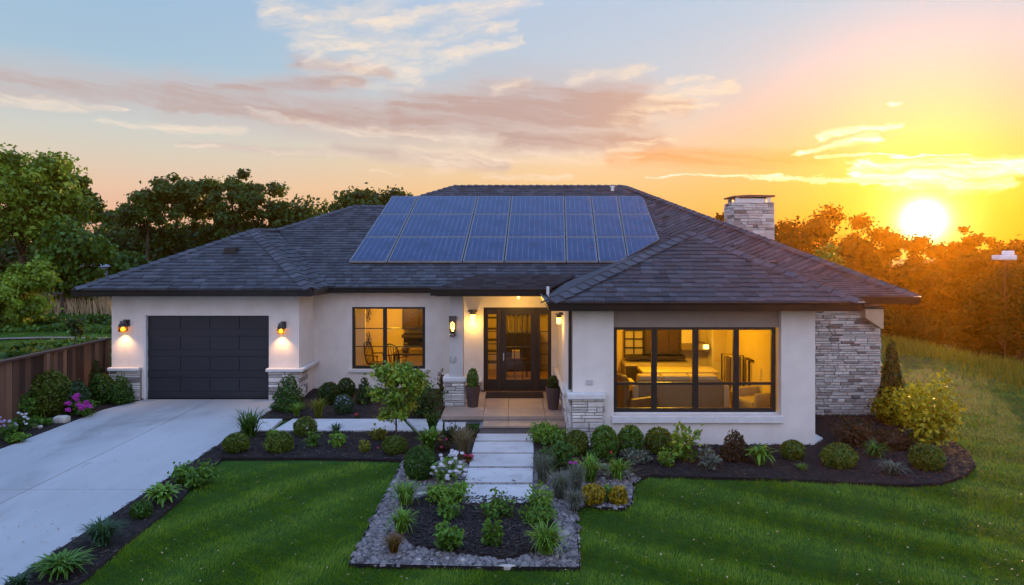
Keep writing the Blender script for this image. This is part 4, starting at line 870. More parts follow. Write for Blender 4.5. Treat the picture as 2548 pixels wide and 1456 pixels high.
plant('low_shrub', 'bluish green loose shrub beside the big olive one', sh, 'ball', 162, 1030, 74, 70, 'blue', LB, leaf=.055, rough=.2, loose=.3)
plant('low_shrub', 'dark shrub tucked against the fence boards', sh, 'ball', 188, 992, 56, 55, 'deep', LB, leaf=.05, rough=.15)
plant('cone_shrub', 'dark upright cone shrub by the fence near the garage', sh, 'cone', 232, 990, 52, 86, 'dark', LB, leaf=.05, p=.45)
plant('low_shrub', 'dark green shrub between the two cone shrubs', sh, 'ball', 248, 1006, 52, 66, 'deep', LB, leaf=.05, rough=.18)
plant('cone_shrub', 'dark cone shrub in front of the garage stone base, beside the driveway', sh, 'cone', 301, 1003, 58, 64, 'deep', LB, leaf=.05, p=.55)
plant('flowering_shrub', 'low shrub with magenta flower heads at the driveway edge', fl, 'leafy', 208, 1034, 66, 48, 'green', 'flowers along the driveway', ('pink', 13, 1.5, .45), stems=10, leaf=.06)
plant('flowering_shrub', 'small shrub with magenta flowers beside the dark cone shrub', fl, 'leafy', 269, 1000, 34, 52, 'deep', 'flowers along the driveway', ('pink', 7, 1.45, .5), stems=7, leaf=.06)
plant('flowering_plant', 'pale lavender flowering plant under the round shrub near the view edge', fl, 'leafy', 20, 1092, 52, 56, 'green', 'flowers along the driveway', ('lav', 12, .75, .4), stems=8, leaf=.05)
plant('flowering_plant', 'white flowering plant in front of the big olive shrub', fl, 'leafy', 58, 1074, 48, 50, 'deep', 'flowers along the driveway', ('white', 12, .7, .35), stems=8, leaf=.05)
plant('ground_plant', 'low leafy green plant behind two grey stones', pl_, 'leafy', 82, 1062, 44, 34, 'green', None, stems=8, leaf=.06)
plant('ground_plant', 'bright green low plant nearest the driveway in the fence bed', pl_, 'leafy', 38, 1100, 54, 28, 'bright', None, stems=9, leaf=.06)
plant('ground_plant', 'little green plant beside the pale flat rock', pl_, 'leafy', 118, 1058, 30, 18, 'green', None, stems=6, leaf=.05)
# rocks
def rock(label, u, v, w, h, dp, sd, mat='rock', boxy=False):
    x, y = G(u, v, .04); s = y / F; r = random.Random(sd); b = MB(); n = 10; w, h, dp = w * s, h * s, dp * s
    k = [r.uniform(.86, 1.08) for _ in range(n)]; P = []
    for f, zz_ in ((.92, -.02), (1, .35 * h), (.92, .8 * h), (.6, h)):
        for i in range(n):
            a = 2 * math.pi * i / n; q_ = k[i] * f * r.uniform(.95, 1.05); ex = .45 if boxy else 1
            ca, sa = math.cos(a), math.sin(a); ca = math.copysign(abs(ca) ** ex, ca); sa = math.copysign(abs(sa) ** ex, sa); P.append((x + ca * q_ * w / 2, y + dp * .3 + sa * q_ * dp / 2, zz_ + .03 + r.uniform(-.01, .01) * h))
    b.add(P, [(j * n + i, j * n + (i + 1) % n, (j + 1) * n + (i + 1) % n, (j + 1) * n + i) for j in range(3) for i in range(n)] + [tuple(range(3 * n, 4 * n))])
    o = b.build('garden_rock', mat, None, smooth=True, loc=(x, y, 0)); return tag(o, label, 'rock')
rock('pale flat topped block of stone at the driveway edge', 148, 1052, 38, 17, 24, 1, boxy=True); rock('grey rounded stone beside the low leafy plant', 82, 1064, 17, 11, 12, 2); rock('smaller grey stone next to the rounded one by the driveway', 98, 1065, 14, 7, 10, 3)
rock('whitish stone at the front rim of the gravel bed', 1152, 1398, 12, 9, 9, 4); rock('flat grey stone lying at the lawn edge of the gravel bed', 1262, 1412, 46, 7, 12, 5); rock('small pale stone at the front corner of the inner mulch bed', 1042, 1396, 12, 7, 9, 6)
rock('grey flat stone between the dark ball shrub and the gravel', 1052, 1232, 40, 6, 22, 7)
WB = 'shrubs under the dining window'
plant('cone_shrub', 'large dark cone shrub in front of the garage pier', sh, 'cone', 717, 1022, 74, 80, 'deep', WB, leaf=.045, p=.5)
plant('fern', 'light green spiky fern at the foot of the large dark cone shrub', pl_, 'strap', 739, 1037, 42, 36, 'bright', None, n=45, wid=.035, up=.95)
plant('grass_tuft', 'green grass tuft with tan seed spikes in the bed by the driveway', gr, 'strap', 793, 1040, 52, 52, 'ygreen', None, n=110, wid=.014, up=.9)
plant('flowering_mound', 'rounded mound speckled with small lavender flowers', fl, 'ball', 852, 1032, 46, 44, 'blue', None, ('lav', 26, .38, .55), leaf=.03)
plant('round_shrub', 'dark shrub against the wall next to the garage return', sh, 'ball', 812, 1010, 46, 52, 'dark', WB, leaf=.045, rough=.2)
plant('round_shrub', 'dark round shrub centred below the dining window', sh, 'ball', 858, 993, 42, 46, 'dark', WB, leaf=.04)
plant('cone_shrub', 'slim dark shrub against the wall behind the small tree', sh, 'cone', 906, 1006, 36, 60, 'dark', WB, leaf=.045, p=.45)
plant('flowering_plant', 'tiny plant with bright red flowers in the window bed', fl, 'leafy', 886, 1040, 16, 10, 'dark', None, ('red', 4, .75, .6), stems=4, leaf=.03)
plant('spreading_shrub', 'wide dark shrub with pale speckled leaves beside the porch', sh, 'leafy', 1058, 1036, 96, 96, 'dark', WB, stems=26, leaf=.055, per=60)
plant('upright_shrub', 'upright shrub with reddish tips against the porch corner', sh, 'leafy', 1098, 1000, 30, 84, 'brown', WB, stems=8, leaf=.06, per=36)
plant('sword_plant', 'dark green upright sword plant beside the porch step', pl_, 'strap', 1076, 1078, 50, 56, 'deep', None, n=70, wid=.035, up=1.0)
plant('hosta', 'broad leaved green plant by the walk at the end of the side path', pl_, 'strap', 1070, 1124, 66, 60, 'green', None, n=60, wid=.055, mid=True, up=.9)
B1 = 'shrubs in the bed along the lawn'
plant('yucca', 'dark spiky yucca where the side path meets the driveway', pl_, 'strap', 620, 1088, 98, 74, 'deep', None, n=90, wid=.030, up=.8)
plant('ground_plant', 'small bright green plant on the side path edge beside the yucca', pl_, 'leafy', 682, 1092, 34, 28, 'bright', None, stems=8, leaf=.055)
plant('round_shrub', 'compact olive ball shrub at the driveway end of the lawn bed', sh, 'ball', 582, 1130, 58, 46, 'olive', B1, leaf=.028)
plant('round_shrub', 'lopsided olive shrub in the lawn bed in front of the yucca', sh, 'ball', 691, 1128, 64, 44, 'olive', B1, leaf=.028, rough=.25)
plant('round_shrub', 'upright olive green shrub overlapping the side path', sh, 'ball', 755, 1088, 52, 44, 'olive', B1, leaf=.032, rough=.15)
plant('leafy_shrub', 'leafy bright shrub just in front of the upright olive one', sh, 'leafy', 778, 1114, 42, 44, 'green', B1, stems=10, leaf=.045)
plant('agave', 'small star shaped spiky plant at the side path edge', pl_, 'strap', 836, 1082, 44, 30, 'blue', None, n=34, wid=.03, up=.85)
plant('leafy_shrub', 'leafy light green shrub below the star shaped plant', sh, 'leafy', 838, 1112, 42, 42, 'bright', B1, stems=10, leaf=.05)
plant('ground_plant', 'small yellowish tuft alone in the mulch near the small tree', pl_, 'leafy', 908, 1124, 34, 32, 'ygreen', None, stems=8, leaf=.045)
plant('round_shrub', 'olive ball shrub at the foot of the small tree', sh, 'ball', 981, 1133, 56, 42, 'olive', B1, leaf=.028)
plant('leafy_shrub', 'yellow green shrub close behind the small tree trunk', sh, 'leafy', 940, 1096, 40, 48, 'ygreen', B1, stems=8, leaf=.05)
plant('flowering_plant', 'single tiny magenta flower in the mulch near the small tree', fl, 'leafy', 945, 1120, 9, 8, 'green', None, ('rose', 1, .6, .7), stems=3, leaf=.02)
# along the front walk
WK = 'plants along the front walk'
plant('ball_shrub', 'large clipped dark green ball shrub at the lawn corner', sh, 'ball', 1043, 1196, 76, 76, 'deep', WK, leaf=.026, rough=.03)
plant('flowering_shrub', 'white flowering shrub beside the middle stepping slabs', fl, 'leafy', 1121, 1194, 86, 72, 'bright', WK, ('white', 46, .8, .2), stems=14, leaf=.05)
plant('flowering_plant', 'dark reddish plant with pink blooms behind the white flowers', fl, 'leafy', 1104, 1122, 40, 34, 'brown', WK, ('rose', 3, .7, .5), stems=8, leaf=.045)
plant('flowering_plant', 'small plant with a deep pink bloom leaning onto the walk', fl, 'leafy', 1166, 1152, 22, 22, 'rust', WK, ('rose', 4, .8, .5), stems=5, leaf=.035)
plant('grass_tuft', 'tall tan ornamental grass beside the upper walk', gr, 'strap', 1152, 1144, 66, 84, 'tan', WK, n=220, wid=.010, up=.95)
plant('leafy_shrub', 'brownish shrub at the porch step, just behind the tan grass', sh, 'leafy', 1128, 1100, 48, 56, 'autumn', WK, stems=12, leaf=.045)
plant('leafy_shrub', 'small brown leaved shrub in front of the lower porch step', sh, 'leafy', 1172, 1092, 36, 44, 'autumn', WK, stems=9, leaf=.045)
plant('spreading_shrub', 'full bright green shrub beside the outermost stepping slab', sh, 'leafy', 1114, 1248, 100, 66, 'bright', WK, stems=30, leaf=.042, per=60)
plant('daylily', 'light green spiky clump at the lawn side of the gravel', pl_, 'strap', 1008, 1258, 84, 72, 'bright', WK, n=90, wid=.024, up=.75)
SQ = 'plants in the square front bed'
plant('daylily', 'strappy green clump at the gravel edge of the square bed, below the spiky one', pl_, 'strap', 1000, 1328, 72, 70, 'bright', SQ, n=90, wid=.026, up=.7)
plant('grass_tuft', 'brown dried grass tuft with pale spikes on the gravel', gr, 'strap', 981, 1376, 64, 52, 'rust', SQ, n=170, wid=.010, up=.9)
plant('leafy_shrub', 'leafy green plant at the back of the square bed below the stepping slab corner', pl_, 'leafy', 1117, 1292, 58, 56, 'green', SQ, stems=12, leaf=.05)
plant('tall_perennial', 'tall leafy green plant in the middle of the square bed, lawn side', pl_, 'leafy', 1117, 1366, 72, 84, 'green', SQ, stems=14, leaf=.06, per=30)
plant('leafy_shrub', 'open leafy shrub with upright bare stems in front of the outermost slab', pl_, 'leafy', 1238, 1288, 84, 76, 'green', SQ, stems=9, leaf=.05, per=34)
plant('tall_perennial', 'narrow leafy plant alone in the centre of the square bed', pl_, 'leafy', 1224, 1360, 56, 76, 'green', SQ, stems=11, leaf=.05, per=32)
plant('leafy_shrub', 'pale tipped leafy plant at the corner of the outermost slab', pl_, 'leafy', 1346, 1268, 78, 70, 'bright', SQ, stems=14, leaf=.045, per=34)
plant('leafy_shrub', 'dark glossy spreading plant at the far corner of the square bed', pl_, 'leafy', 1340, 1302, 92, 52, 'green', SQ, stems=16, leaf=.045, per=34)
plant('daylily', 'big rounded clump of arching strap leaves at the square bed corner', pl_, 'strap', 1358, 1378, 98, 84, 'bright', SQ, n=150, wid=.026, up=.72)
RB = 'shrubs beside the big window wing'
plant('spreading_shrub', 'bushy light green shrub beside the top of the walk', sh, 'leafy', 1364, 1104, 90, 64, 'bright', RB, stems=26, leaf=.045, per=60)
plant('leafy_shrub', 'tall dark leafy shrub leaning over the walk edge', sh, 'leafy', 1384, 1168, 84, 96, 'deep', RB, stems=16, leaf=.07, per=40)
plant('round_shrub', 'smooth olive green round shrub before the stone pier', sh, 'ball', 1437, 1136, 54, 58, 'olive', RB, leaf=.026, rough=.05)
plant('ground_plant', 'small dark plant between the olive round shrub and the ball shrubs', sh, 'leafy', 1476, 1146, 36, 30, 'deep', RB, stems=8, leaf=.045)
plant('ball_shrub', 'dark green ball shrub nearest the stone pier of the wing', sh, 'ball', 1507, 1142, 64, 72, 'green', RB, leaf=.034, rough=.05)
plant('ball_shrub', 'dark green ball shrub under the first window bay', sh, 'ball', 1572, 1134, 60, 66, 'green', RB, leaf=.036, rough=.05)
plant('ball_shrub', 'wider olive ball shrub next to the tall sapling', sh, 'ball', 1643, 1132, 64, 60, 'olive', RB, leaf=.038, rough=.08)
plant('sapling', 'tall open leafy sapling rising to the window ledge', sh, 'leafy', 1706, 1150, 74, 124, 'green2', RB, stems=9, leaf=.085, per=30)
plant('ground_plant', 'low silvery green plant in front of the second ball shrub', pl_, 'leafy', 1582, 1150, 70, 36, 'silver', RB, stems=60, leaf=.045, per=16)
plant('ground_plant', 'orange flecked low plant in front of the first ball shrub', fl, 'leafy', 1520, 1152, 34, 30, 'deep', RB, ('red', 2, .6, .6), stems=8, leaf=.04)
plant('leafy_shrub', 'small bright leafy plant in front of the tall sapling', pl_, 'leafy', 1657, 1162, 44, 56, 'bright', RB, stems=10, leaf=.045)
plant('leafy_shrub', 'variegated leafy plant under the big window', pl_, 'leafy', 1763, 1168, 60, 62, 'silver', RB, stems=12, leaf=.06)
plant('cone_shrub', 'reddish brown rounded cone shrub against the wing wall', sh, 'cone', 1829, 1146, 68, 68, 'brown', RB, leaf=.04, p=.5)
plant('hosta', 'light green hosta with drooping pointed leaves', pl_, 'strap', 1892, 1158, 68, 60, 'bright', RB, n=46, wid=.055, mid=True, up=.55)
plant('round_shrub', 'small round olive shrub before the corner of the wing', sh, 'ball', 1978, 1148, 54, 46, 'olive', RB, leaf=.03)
plant('ground_plant', 'tiny green tuft alone in the wide mulch bed', pl_, 'strap', 1994, 1172, 34, 20, 'bright', RB, n=30, wid=.02)
plant('daylily', 'bright arching clump at the gravel corner, nearer the walk', pl_, 'strap', 1469, 1200, 76, 74, 'bright', WK, n=100, wid=.03, up=.7)
plant('daylily', 'bright arching clump at the mulch edge, farther from the walk', pl_, 'strap', 1538, 1194, 66, 60, 'bright', WK, n=80, wid=.03, up=.7)
FG = 'grey fountain grasses'
plant('grass_tuft', 'grey fountain grass touching the edge of the walk', gr, 'strap', 1350, 1204, 70, 84, 'silver', FG, n=230, wid=.009, up=.85)
plant('grass_tuft', 'widest grey fountain grass, in the middle of the four', gr, 'strap', 1395, 1240, 84, 80, 'silver', FG, n=260, wid=.009, up=.7)
plant('grass_tuft', 'grey fountain grass beside the bright arching clump', gr, 'strap', 1434, 1226, 58, 76, 'silver', FG, n=200, wid=.009, up=.85)
plant('grass_tuft', 'low rounded grey grass at the gravel edge beside the yellow shrubs', gr, 'strap', 1430, 1272, 56, 60, 'silver', FG, n=240, wid=.009, up=.7)
plant('flowering_plant', 'thin plant with one magenta bloom behind the bright clump', fl, 'leafy', 1425, 1182, 16, 34, 'deep', WK, ('pink', 3, .8, .7), stems=4, leaf=.035)
plant('yellow_shrub', 'golden yellow shrub on the gravel, nearer the grey grasses', sh, 'ball', 1478, 1258, 54, 48, 'yellow', 'golden shrubs on the gravel', leaf=.035, rough=.15)
plant('yellow_shrub', 'smaller golden shrub at the outer gravel corner', sh, 'ball', 1541, 1258, 42, 42, 'yellow', 'golden shrubs on the gravel', leaf=.035, rough=.15)
plant('leafy_shrub', 'green leafy plant between the two golden shrubs', pl_, 'leafy', 1516, 1248, 42, 44, 'bright', WK, stems=9, leaf=.045)
EB = 'plants in the rounded end bed'
plant('round_shrub', 'wide olive round shrub in the mulch past the wing corner', sh, 'ball', 2098, 1168, 80, 54, 'olive', EB, leaf=.032, rough=.12)
plant('spreading_shrub', 'dark brown feathery shrub at the foot of the stone wall', sh, 'leafy', 2126, 1108, 100, 76, 'brown', EB, stems=26, leaf=.05, per=46)
plant('leafy_shrub', 'small arching fern like shrub behind the silvery spiky plant', pl_, 'strap', 2180, 1138, 66, 48, 'green', EB, n=70, wid=.03, up=.5)
plant('agave', 'silvery spiky plant low in the rounded end bed', pl_, 'strap', 2222, 1182, 74, 46, 'silver', EB, n=60, wid=.026, up=.55)
plant('round_shrub', 'trimmed round shrub at the outer end of the mulch bed', sh, 'ball', 2318, 1174, 74, 62, 'olive', EB, leaf=.03, rough=.06)
plant('low_shrub', 'dark flat mound in front of the yellow flowering bush', sh, 'ball', 2228, 1122, 88, 46, 'brown', EB, leaf=.04, rough=.08)
plant('conifer', 'tall narrow dark conifer at the corner of the stone wall', 'conifer', 'cone', 2219, 1050, 68, 188, 'dark', EB, leaf=.06, p=.75)
plant('flowering_bush', 'low bush dense with golden yellow leaves beside the conifer', sh, 'ball', 2266, 1062, 120, 86, 'gold', EB, leaf=.055, rough=.25, loose=.4)
plant('flowering_bush', 'tall sunlit bush with golden yellow sprays in the end bed', sh, 'leafy', 2312, 1118, 134, 214, 'gold', EB, stems=24, leaf=.075, per=70)
plant('flowering_bush', 'bright yellow topped bush behind the conifer', sh, 'leafy', 2206, 1020, 70, 150, 'gold', EB, stems=12, leaf=.08, per=34)
DS = 'plants in the strip along the driveway'
plant('spreading_shrub', 'wide leafy shrub at the inner end of the driveway strip', pl_, 'leafy', 480, 1204, 106, 62, 'green', DS, stems=26, leaf=.06, per=30)
plant('hosta', 'light green hosta in the driveway strip, beside the joint in the slab', pl_, 'strap', 401, 1250, 88, 54, 'bright', DS, n=60, wid=.06, mid=True, up=.55)
plant('ball_shrub', 'little dark ball shrub midway along the driveway strip', pl_, 'ball', 345, 1292, 50, 40, 'deep', DS, leaf=.026)
plant('lavender', 'bluish green feathery plant in the driveway strip', pl_, 'strap', 254, 1358, 98, 74, 'blue', DS, n=170, wid=.022, up=.85)
plant('leafy_shrub', 'low leafy two headed plant next to the feathery one', pl_, 'strap', 155, 1428, 116, 62, 'green', DS, n=120, wid=.035, up=.75, mid=True)
plant('agave', 'spiky plant cut by the bottom corner of the view', pl_, 'strap', 48, 1470, 62, 52, 'blue', DS, n=46, wid=.03, up=.8)
# potted topiary
for (x, y, z, w), lb, c_, hh in ((POT1, 'small clipped shrub in the planter by the column', 'green', .44), (POT2, 'dark little shrub in the planter by the window wing', 'dark', .30)):
    V, Fc, T = f_ball(w * 1.45, hh, 77 + int(x * 10), leaf=.032); tag(link('potted_shrub', npmesh('foliage', V, Fc, M['leaf_' + c_], T), None, (x, y, z)), lb, 'potted shrub', 'shrubs in the porch planters')

# ================================================================== TREES
def crown(w, h, seed, n=7000, leaf=.22, clumps=34, cr=.17, flat=.0, bias=1.0):
    r = rng_of(seed); d = unit(r.normal(size=(clumps, 3))); d[:, 2] = np.abs(d[:, 2]) * np.where(r.random(clumps) < .72, 1, -1); k = r.uniform(.35, .98, clumps) ** .6
    C = d * k[:, None] * np.array([w / 2, w / 2, h / 2]) * (1 - cr); C[:, 2] += h / 2; rad = r.uniform(.7, 1.35, clumps) * cr * w; ct = np.clip(.45 + .2 * r.normal(size=clumps) + .15 * (C[:, 2] / h - .5), .05, .95)
    idx = r.choice(clumps, n, p=rad ** 2 / (rad ** 2).sum()); dd = unit(r.normal(size=(n, 3))); rr_ = np.abs(r.normal(.72, .36, n)); c = C[idx] + dd * (rr_ * rad[idx])[:, None] * np.array([1, 1, .78])
    t = np.clip(ct[idx] + .14 * r.normal(size=n), 0, 1); s = leaf * r.uniform(.6, 1.3, n)
    return quads(c, unit(dd + .8 * r.normal(size=(n, 3)) + np.array([0, 0, .3])), s * 1.35, s * .85, r, t), C, rad
def tree_parts(w, h, zb, seed, mat, **kw):
    """meshes of a tree standing at the origin: tapered trunk with limbs, crown from zb to h"""
    (V, Fc, T), C, rad = crown(w, h - zb, seed, **kw); V = V + np.array([0, 0, zb]); C = C + np.array([0, 0, zb]); r = random.Random(seed); b = MB(); tr = .028 * h
    top = h * .72; lean = (r.uniform(-.05, .05) * h, r.uniform(-.05, .05) * h); path = [(lean[0] * f * f, lean[1] * f * f, f * top) for f in (-.03, .12, .3, .5, .75, 1)]
    b.tube(path, [tr * 1.35, tr, tr * .85, tr * .65, tr * .4, tr * .15], 8)
    for i in r.sample(range(len(C)), min(len(C), 13)):
        e = Vector(C[i]); f = min(.9, max(.2, (e.z - .25 * w) / top)); s = Vector((lean[0] * f * f, lean[1] * f * f, f * top * .85)); mid = s.lerp(e, .5) + Vector((0, 0, -.04 * h)); b.tube([s, mid, e], [tr * .42 * (1.1 - f), tr * .25 * (1.1 - f), tr * .08], 5)
    me = bpy.data.meshes.new('trunk'); me.from_pydata(b.V, [], b.F); me.materials.append(M['bark']); a = me.attributes.new('tint', 'FLOAT', 'POINT'); me.polygons.foreach_set('use_smooth', [True] * len(me.polygons))
    return me, npmesh('crown', V, Fc, M['leaf_' + mat], T)
def tree(name, label, parts, x, y, s=1, rz=0, group=None, sz=None, dz=0):
    t = thing(name, label, 'tree', (x, y, float(ground_z(x, y)) - .1 + dz), group, rz); 
    for nm, me in zip(('trunk', 'crown'), parts):
        o = link(nm, me, t, (0, 0, 0)); o.scale = (s, s, sz or s)
    return t
# the small ornamental tree in the lawn bed
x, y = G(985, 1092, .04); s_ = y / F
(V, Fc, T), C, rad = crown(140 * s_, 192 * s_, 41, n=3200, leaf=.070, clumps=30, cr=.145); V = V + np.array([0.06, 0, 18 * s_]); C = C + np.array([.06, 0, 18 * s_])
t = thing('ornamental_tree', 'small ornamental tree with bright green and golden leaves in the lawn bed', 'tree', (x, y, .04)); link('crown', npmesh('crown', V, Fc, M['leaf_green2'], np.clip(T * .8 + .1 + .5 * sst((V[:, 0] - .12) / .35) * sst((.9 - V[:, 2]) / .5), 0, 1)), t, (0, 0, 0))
b = MB(); b.tube([(x, y, .0), (x + .01, y, .3), (x - .01, y, .6), (x + .03, y, 1.25)], [.022, .018, .015, .006], 7)
for k in range(10): b.tube([(x, y, .3 + .05 * k), tuple(np.array([x, y, .04]) + C[k] * .95)], [.009, .004], 5)
b.build('trunk', 'bark', t)
def top_at(u, v, y): return PX(u, y), PZ(v, y)
# big trees beyond the fence, one mesh each
def big(name, label, u, vtop, wpx, y, mat, seed, zb=.16, group=None, **kw):
    x = PX(u, y); zg_ = float(ground_z(x, y)) - .1; h = PZ(vtop, y) - zg_; w = wpx / F * y
    return tree(name, label, tree_parts(w, h, h * zb, seed, mat, **kw), x, y, group=group)
LT = 'trees beyond the fence and field'
big('broadleaf_tree', 'tall sunlit yellow green tree rising highest beyond the fence', 60, 338, 310, 40, 'treel', 201, .22, LT, n=20000, leaf=.21, clumps=80, cr=.105)
big('broadleaf_tree', 'slender green tree with open crown beside the tallest one', 180, 425, 130, 44, 'green', 202, .25, LT, n=4600, leaf=.25, clumps=20, cr=.15)
big('broadleaf_tree', 'full dark green tree under the tallest tree', 190, 545, 190, 38, 'green', 203, .12, LT, n=8000, leaf=.24, clumps=34, cr=.17)
big('bushy_tree', 'bright green bushy tree low beside the straw coloured grass', 62, 645, 140, 33, 'treel', 204, .03, LT, n=7000, leaf=.17, clumps=30, cr=.17)
big('bushy_tree', 'bright green bush at the very edge of the view beyond the fence', -10, 700, 90, 31, 'treel', 205, .03, LT, n=3000, leaf=.17, clumps=18, cr=.2)
big('broadleaf_tree', 'small round topped tree far off between two larger groups', 278, 512, 90, 62, 'deep', 206, .2, LT, n=2600, leaf=.32, clumps=16, cr=.2)
for i, (u, v, w, sd, lb) in enumerate([(365, 462, 150, 211, 'lower shoulder tree on the fence side of the tall garage group'), (437, 408, 150, 212, 'tall dark tree second in the group above the garage roof'), (516, 428, 120, 213, 'slim tree in the middle of the group above the garage roof'), (580, 398, 130, 214, 'highest pointed tree of the group above the garage roof'), (660, 432, 150, 215, 'spreading tree at the house side of the group above the garage roof')]):
    big('broadleaf_tree', lb, u, v, w, 50 + 1.5 * (i % 3), 'tree', sd, .28, LT, n=6500, leaf=.22, clumps=38, cr=.115)
big('broadleaf_tree', 'rounded green tree peeking over the lower main ridge', 868, 440, 210, 48, 'tree', 216, .2, LT, n=6000, leaf=.26, clumps=28, cr=.15)
big('broadleaf_tree', 'small lively tree touching the main ridge corner', 982, 436, 130, 50, 'tree', 217, .2, LT, n=4200, leaf=.26, clumps=20, cr=.16)
big('broadleaf_tree', 'low tree filling the gap before the ridge trees', 760, 488, 190, 52, 'tree', 218, .15, LT, n=4200, leaf=.28, clumps=22, cr=.17)
# understorey behind the field
US = 'dark understorey trees behind the field'
for i, (u, v, w, y, m) in enumerate([(-60, 560, 200, 48, 'deep'), (40, 590, 200, 50, 'dark'), (160, 640, 160, 44, 'dark'), (255, 560, 150, 54, 'dark'), (300, 625, 130, 46, 'deep'), (350, 555, 160, 57, 'dark'), (420, 550, 170, 56, 'deep'), (500, 545, 170, 57, 'dark'), (590, 540, 170, 58, 'deep'), (670, 550, 170, 58, 'dark'), (740, 545, 150, 60, 'deep'), (830, 520, 160, 60, 'dark'), (930, 520, 160, 60, 'deep'), (230, 700, 150, 41, 'dark'), (150, 715, 120, 42, 'dark')]):
    big('understorey_tree', 'dark dense tree %s' % ['just out past the view edge behind the tallest tree', 'behind the trunk of the tallest tree', 'filling the shade under the full dark tree', 'below the small round topped tree', 'before the pale shed, near the garage eave', 'low behind the shoulder tree of the garage group', 'low behind the tall second tree of the garage group', 'low behind the slim middle tree of the garage group', 'low behind the highest tree of the garage group', 'low behind the spreading tree of the garage group', 'just behind the low gap tree', 'behind the rounded green ridge tree', 'behind the lively ridge corner tree', 'deep in shade above the straw grass by the garage', 'deep in shade beside the bright bushy tree'][i], u, v, w, y, m, 230 + i, .02, US, n=3600, leaf=.32, clumps=24, cr=.19)
# trees towards the sun
RT = 'trees against the sunset'
rt = [(1803, 506, 80, 60, 'small tree top peeping out beside the chimney'), (1985, 452, 180, 62, 'tallest tree against the sunset, next to the chimney'), (2070, 482, 160, 66, 'rounded tree sloping down from the tallest sunset tree'), (2145, 505, 120, 70, 'low tree midway between chimney and sun'), (2215, 515, 100, 72, 'tree with ragged top just beside the sun glow'), (2280, 562, 110, 76, 'low tree directly under the sun'), (2335, 560, 100, 78, 'low tree under the far rim of the sun glow'), (2402, 515, 92, 74, 'small round tree standing alone past the sun'), (2478, 552, 110, 70, 'low wooded tree past the small round one'), (2545, 515, 120, 62, 'taller tree at the edge of the view past the sun'), (2650, 500, 160, 60, 'tree out beyond the edge of the view past the sun')]
for i, (u, v, w, y, lb) in enumerate(rt):
    big('hillside_tree', lb, u, v, w, y, 'autumn', 260 + i, .1, RT, n=6000, leaf=.30, clumps=30, cr=.16)
for i, (u, v, w, y, lb) in enumerate([(1960, 560, 170, 50, 'wide lower tree right behind the chimney'), (2060, 590, 170, 48, 'lower tree below the rounded sunset tree'), (2150, 590, 180, 50, 'lower tree in the orange haze beside the roof corner'), (2240, 640, 190, 49, 'lower tree under the sun rays'), (2330, 648, 190, 51, 'lower tree under the sun, past the roof corner'), (2420, 600, 190, 50, 'lower tree behind the white hillside roof'), (2530, 590, 200, 46, 'lower tree at the view edge in the haze')]):
    big('hillside_tree', lb, u, v, w, y, 'autumn', 280 + i, .02, RT, n=6000, leaf=.26, clumps=36, cr=.17)
big('broadleaf_tree', 'big dark tree at the edge of the view beside the sloping lawn', 2545, 640, 230, 31, 'autumn', 290, .03, RT, n=14000, leaf=.17, clumps=60, cr=.14)
big('broadleaf_tree', 'dark leafy tree just beyond the edge of the view by the lawn', 2700, 600, 260, 30, 'autumn', 291, .03, RT, n=9000, leaf=.18, clumps=44, cr=.15)
big('bushy_tree', 'light green sapling poking up behind the roof slope', 2060, 572, 66, 34, 'treel', 292, .05, RT, n=1700, leaf=.15, clumps=14, cr=.22)
big('bushy_tree', 'lower light green bush beside the sapling behind the roof', 2010, 598, 60, 34, 'treel', 293, .05, RT, n=1500, leaf=.15, clumps=12, cr=.24)
big('bushy_tree', 'feathery brown bush at the crest behind the conifer', 2240, 785, 130, 30, 'autumn', 294, .0, RT, n=3000, leaf=.14, clumps=22, cr=.2)
big('bushy_tree', 'lower dark bush spilling from the big dark tree towards the crest', 2430, 770, 120, 32, 'autumn', 295, .0, RT, n=4000, leaf=.15, clumps=24, cr=.18)
big('hillside_tree', 'dark tree holding up the white bird house', 2496, 655, 170, 29.6, 'autumn', 296, .02, RT, n=7000, leaf=.14, clumps=34, cr=.16)
# ================================================================== FIELD AND LAWN DETAIL
def blades(p, hgt, wid, r, bend=.5, tint=None, lean=None):
    n = len(p); a = r.uniform(0, 6.283, n); side = np.stack([np.cos(a), np.sin(a), np.zeros(n)], -1) * (wid / 2)[:, None]; la = r.uniform(0, 6.283, n); ld = np.stack([np.cos(la), np.sin(la), np.zeros(n)], -1) * (hgt * bend * r.uniform(.2, 1, n))[:, None]
    if lean is not None: ld = ld + lean
    up = np.zeros((n, 3)); up[:, 2] = hgt; m = p + up * .6 + ld * .35; tp = p + up + ld
    V = np.stack([p - side, p + side, m + side * .7, m - side * .7, tp], 1).reshape(-1, 3); i = np.arange(n)[:, None] * 5
    Fc = np.concatenate([i + np.array([[0, 1, 2]]), i + np.array([[0, 2, 3]]), i + np.array([[3, 2, 4]])]); t = tint if tint is not None else np.clip(r.normal(.5, .2, n), 0, 1)
    return V, Fc, np.repeat(t, 5)
r = rng_of(900)
def lawn_points(n, y0, y1):
    """denser towards the camera"""
    y = 1 / r.uniform(1 / y1, 1 / y0, n); x = r.uniform(-.78, .80, n) * y
    k = (x > -4.9) & (x < 16.2); k |= (x < -10.7) & (x > -60)
    for pl in ALLBEDS: k &= ~inpoly(x, y, pl)
    k &= ~((x > -5.6) & (x < -.6) & (y > 12.3) & (y < 19)) & ~((x > -10.6) & (x < 8.2) & (y > 13.2)) 
    return x[k], y[k]
M['grass'] = lmat('grass', (.018, .064, .002), (.14, .275, .009), .34, hue=(.21, .24, .03))
x, y = lawn_points(560000, 6.2, 34); n = len(x)
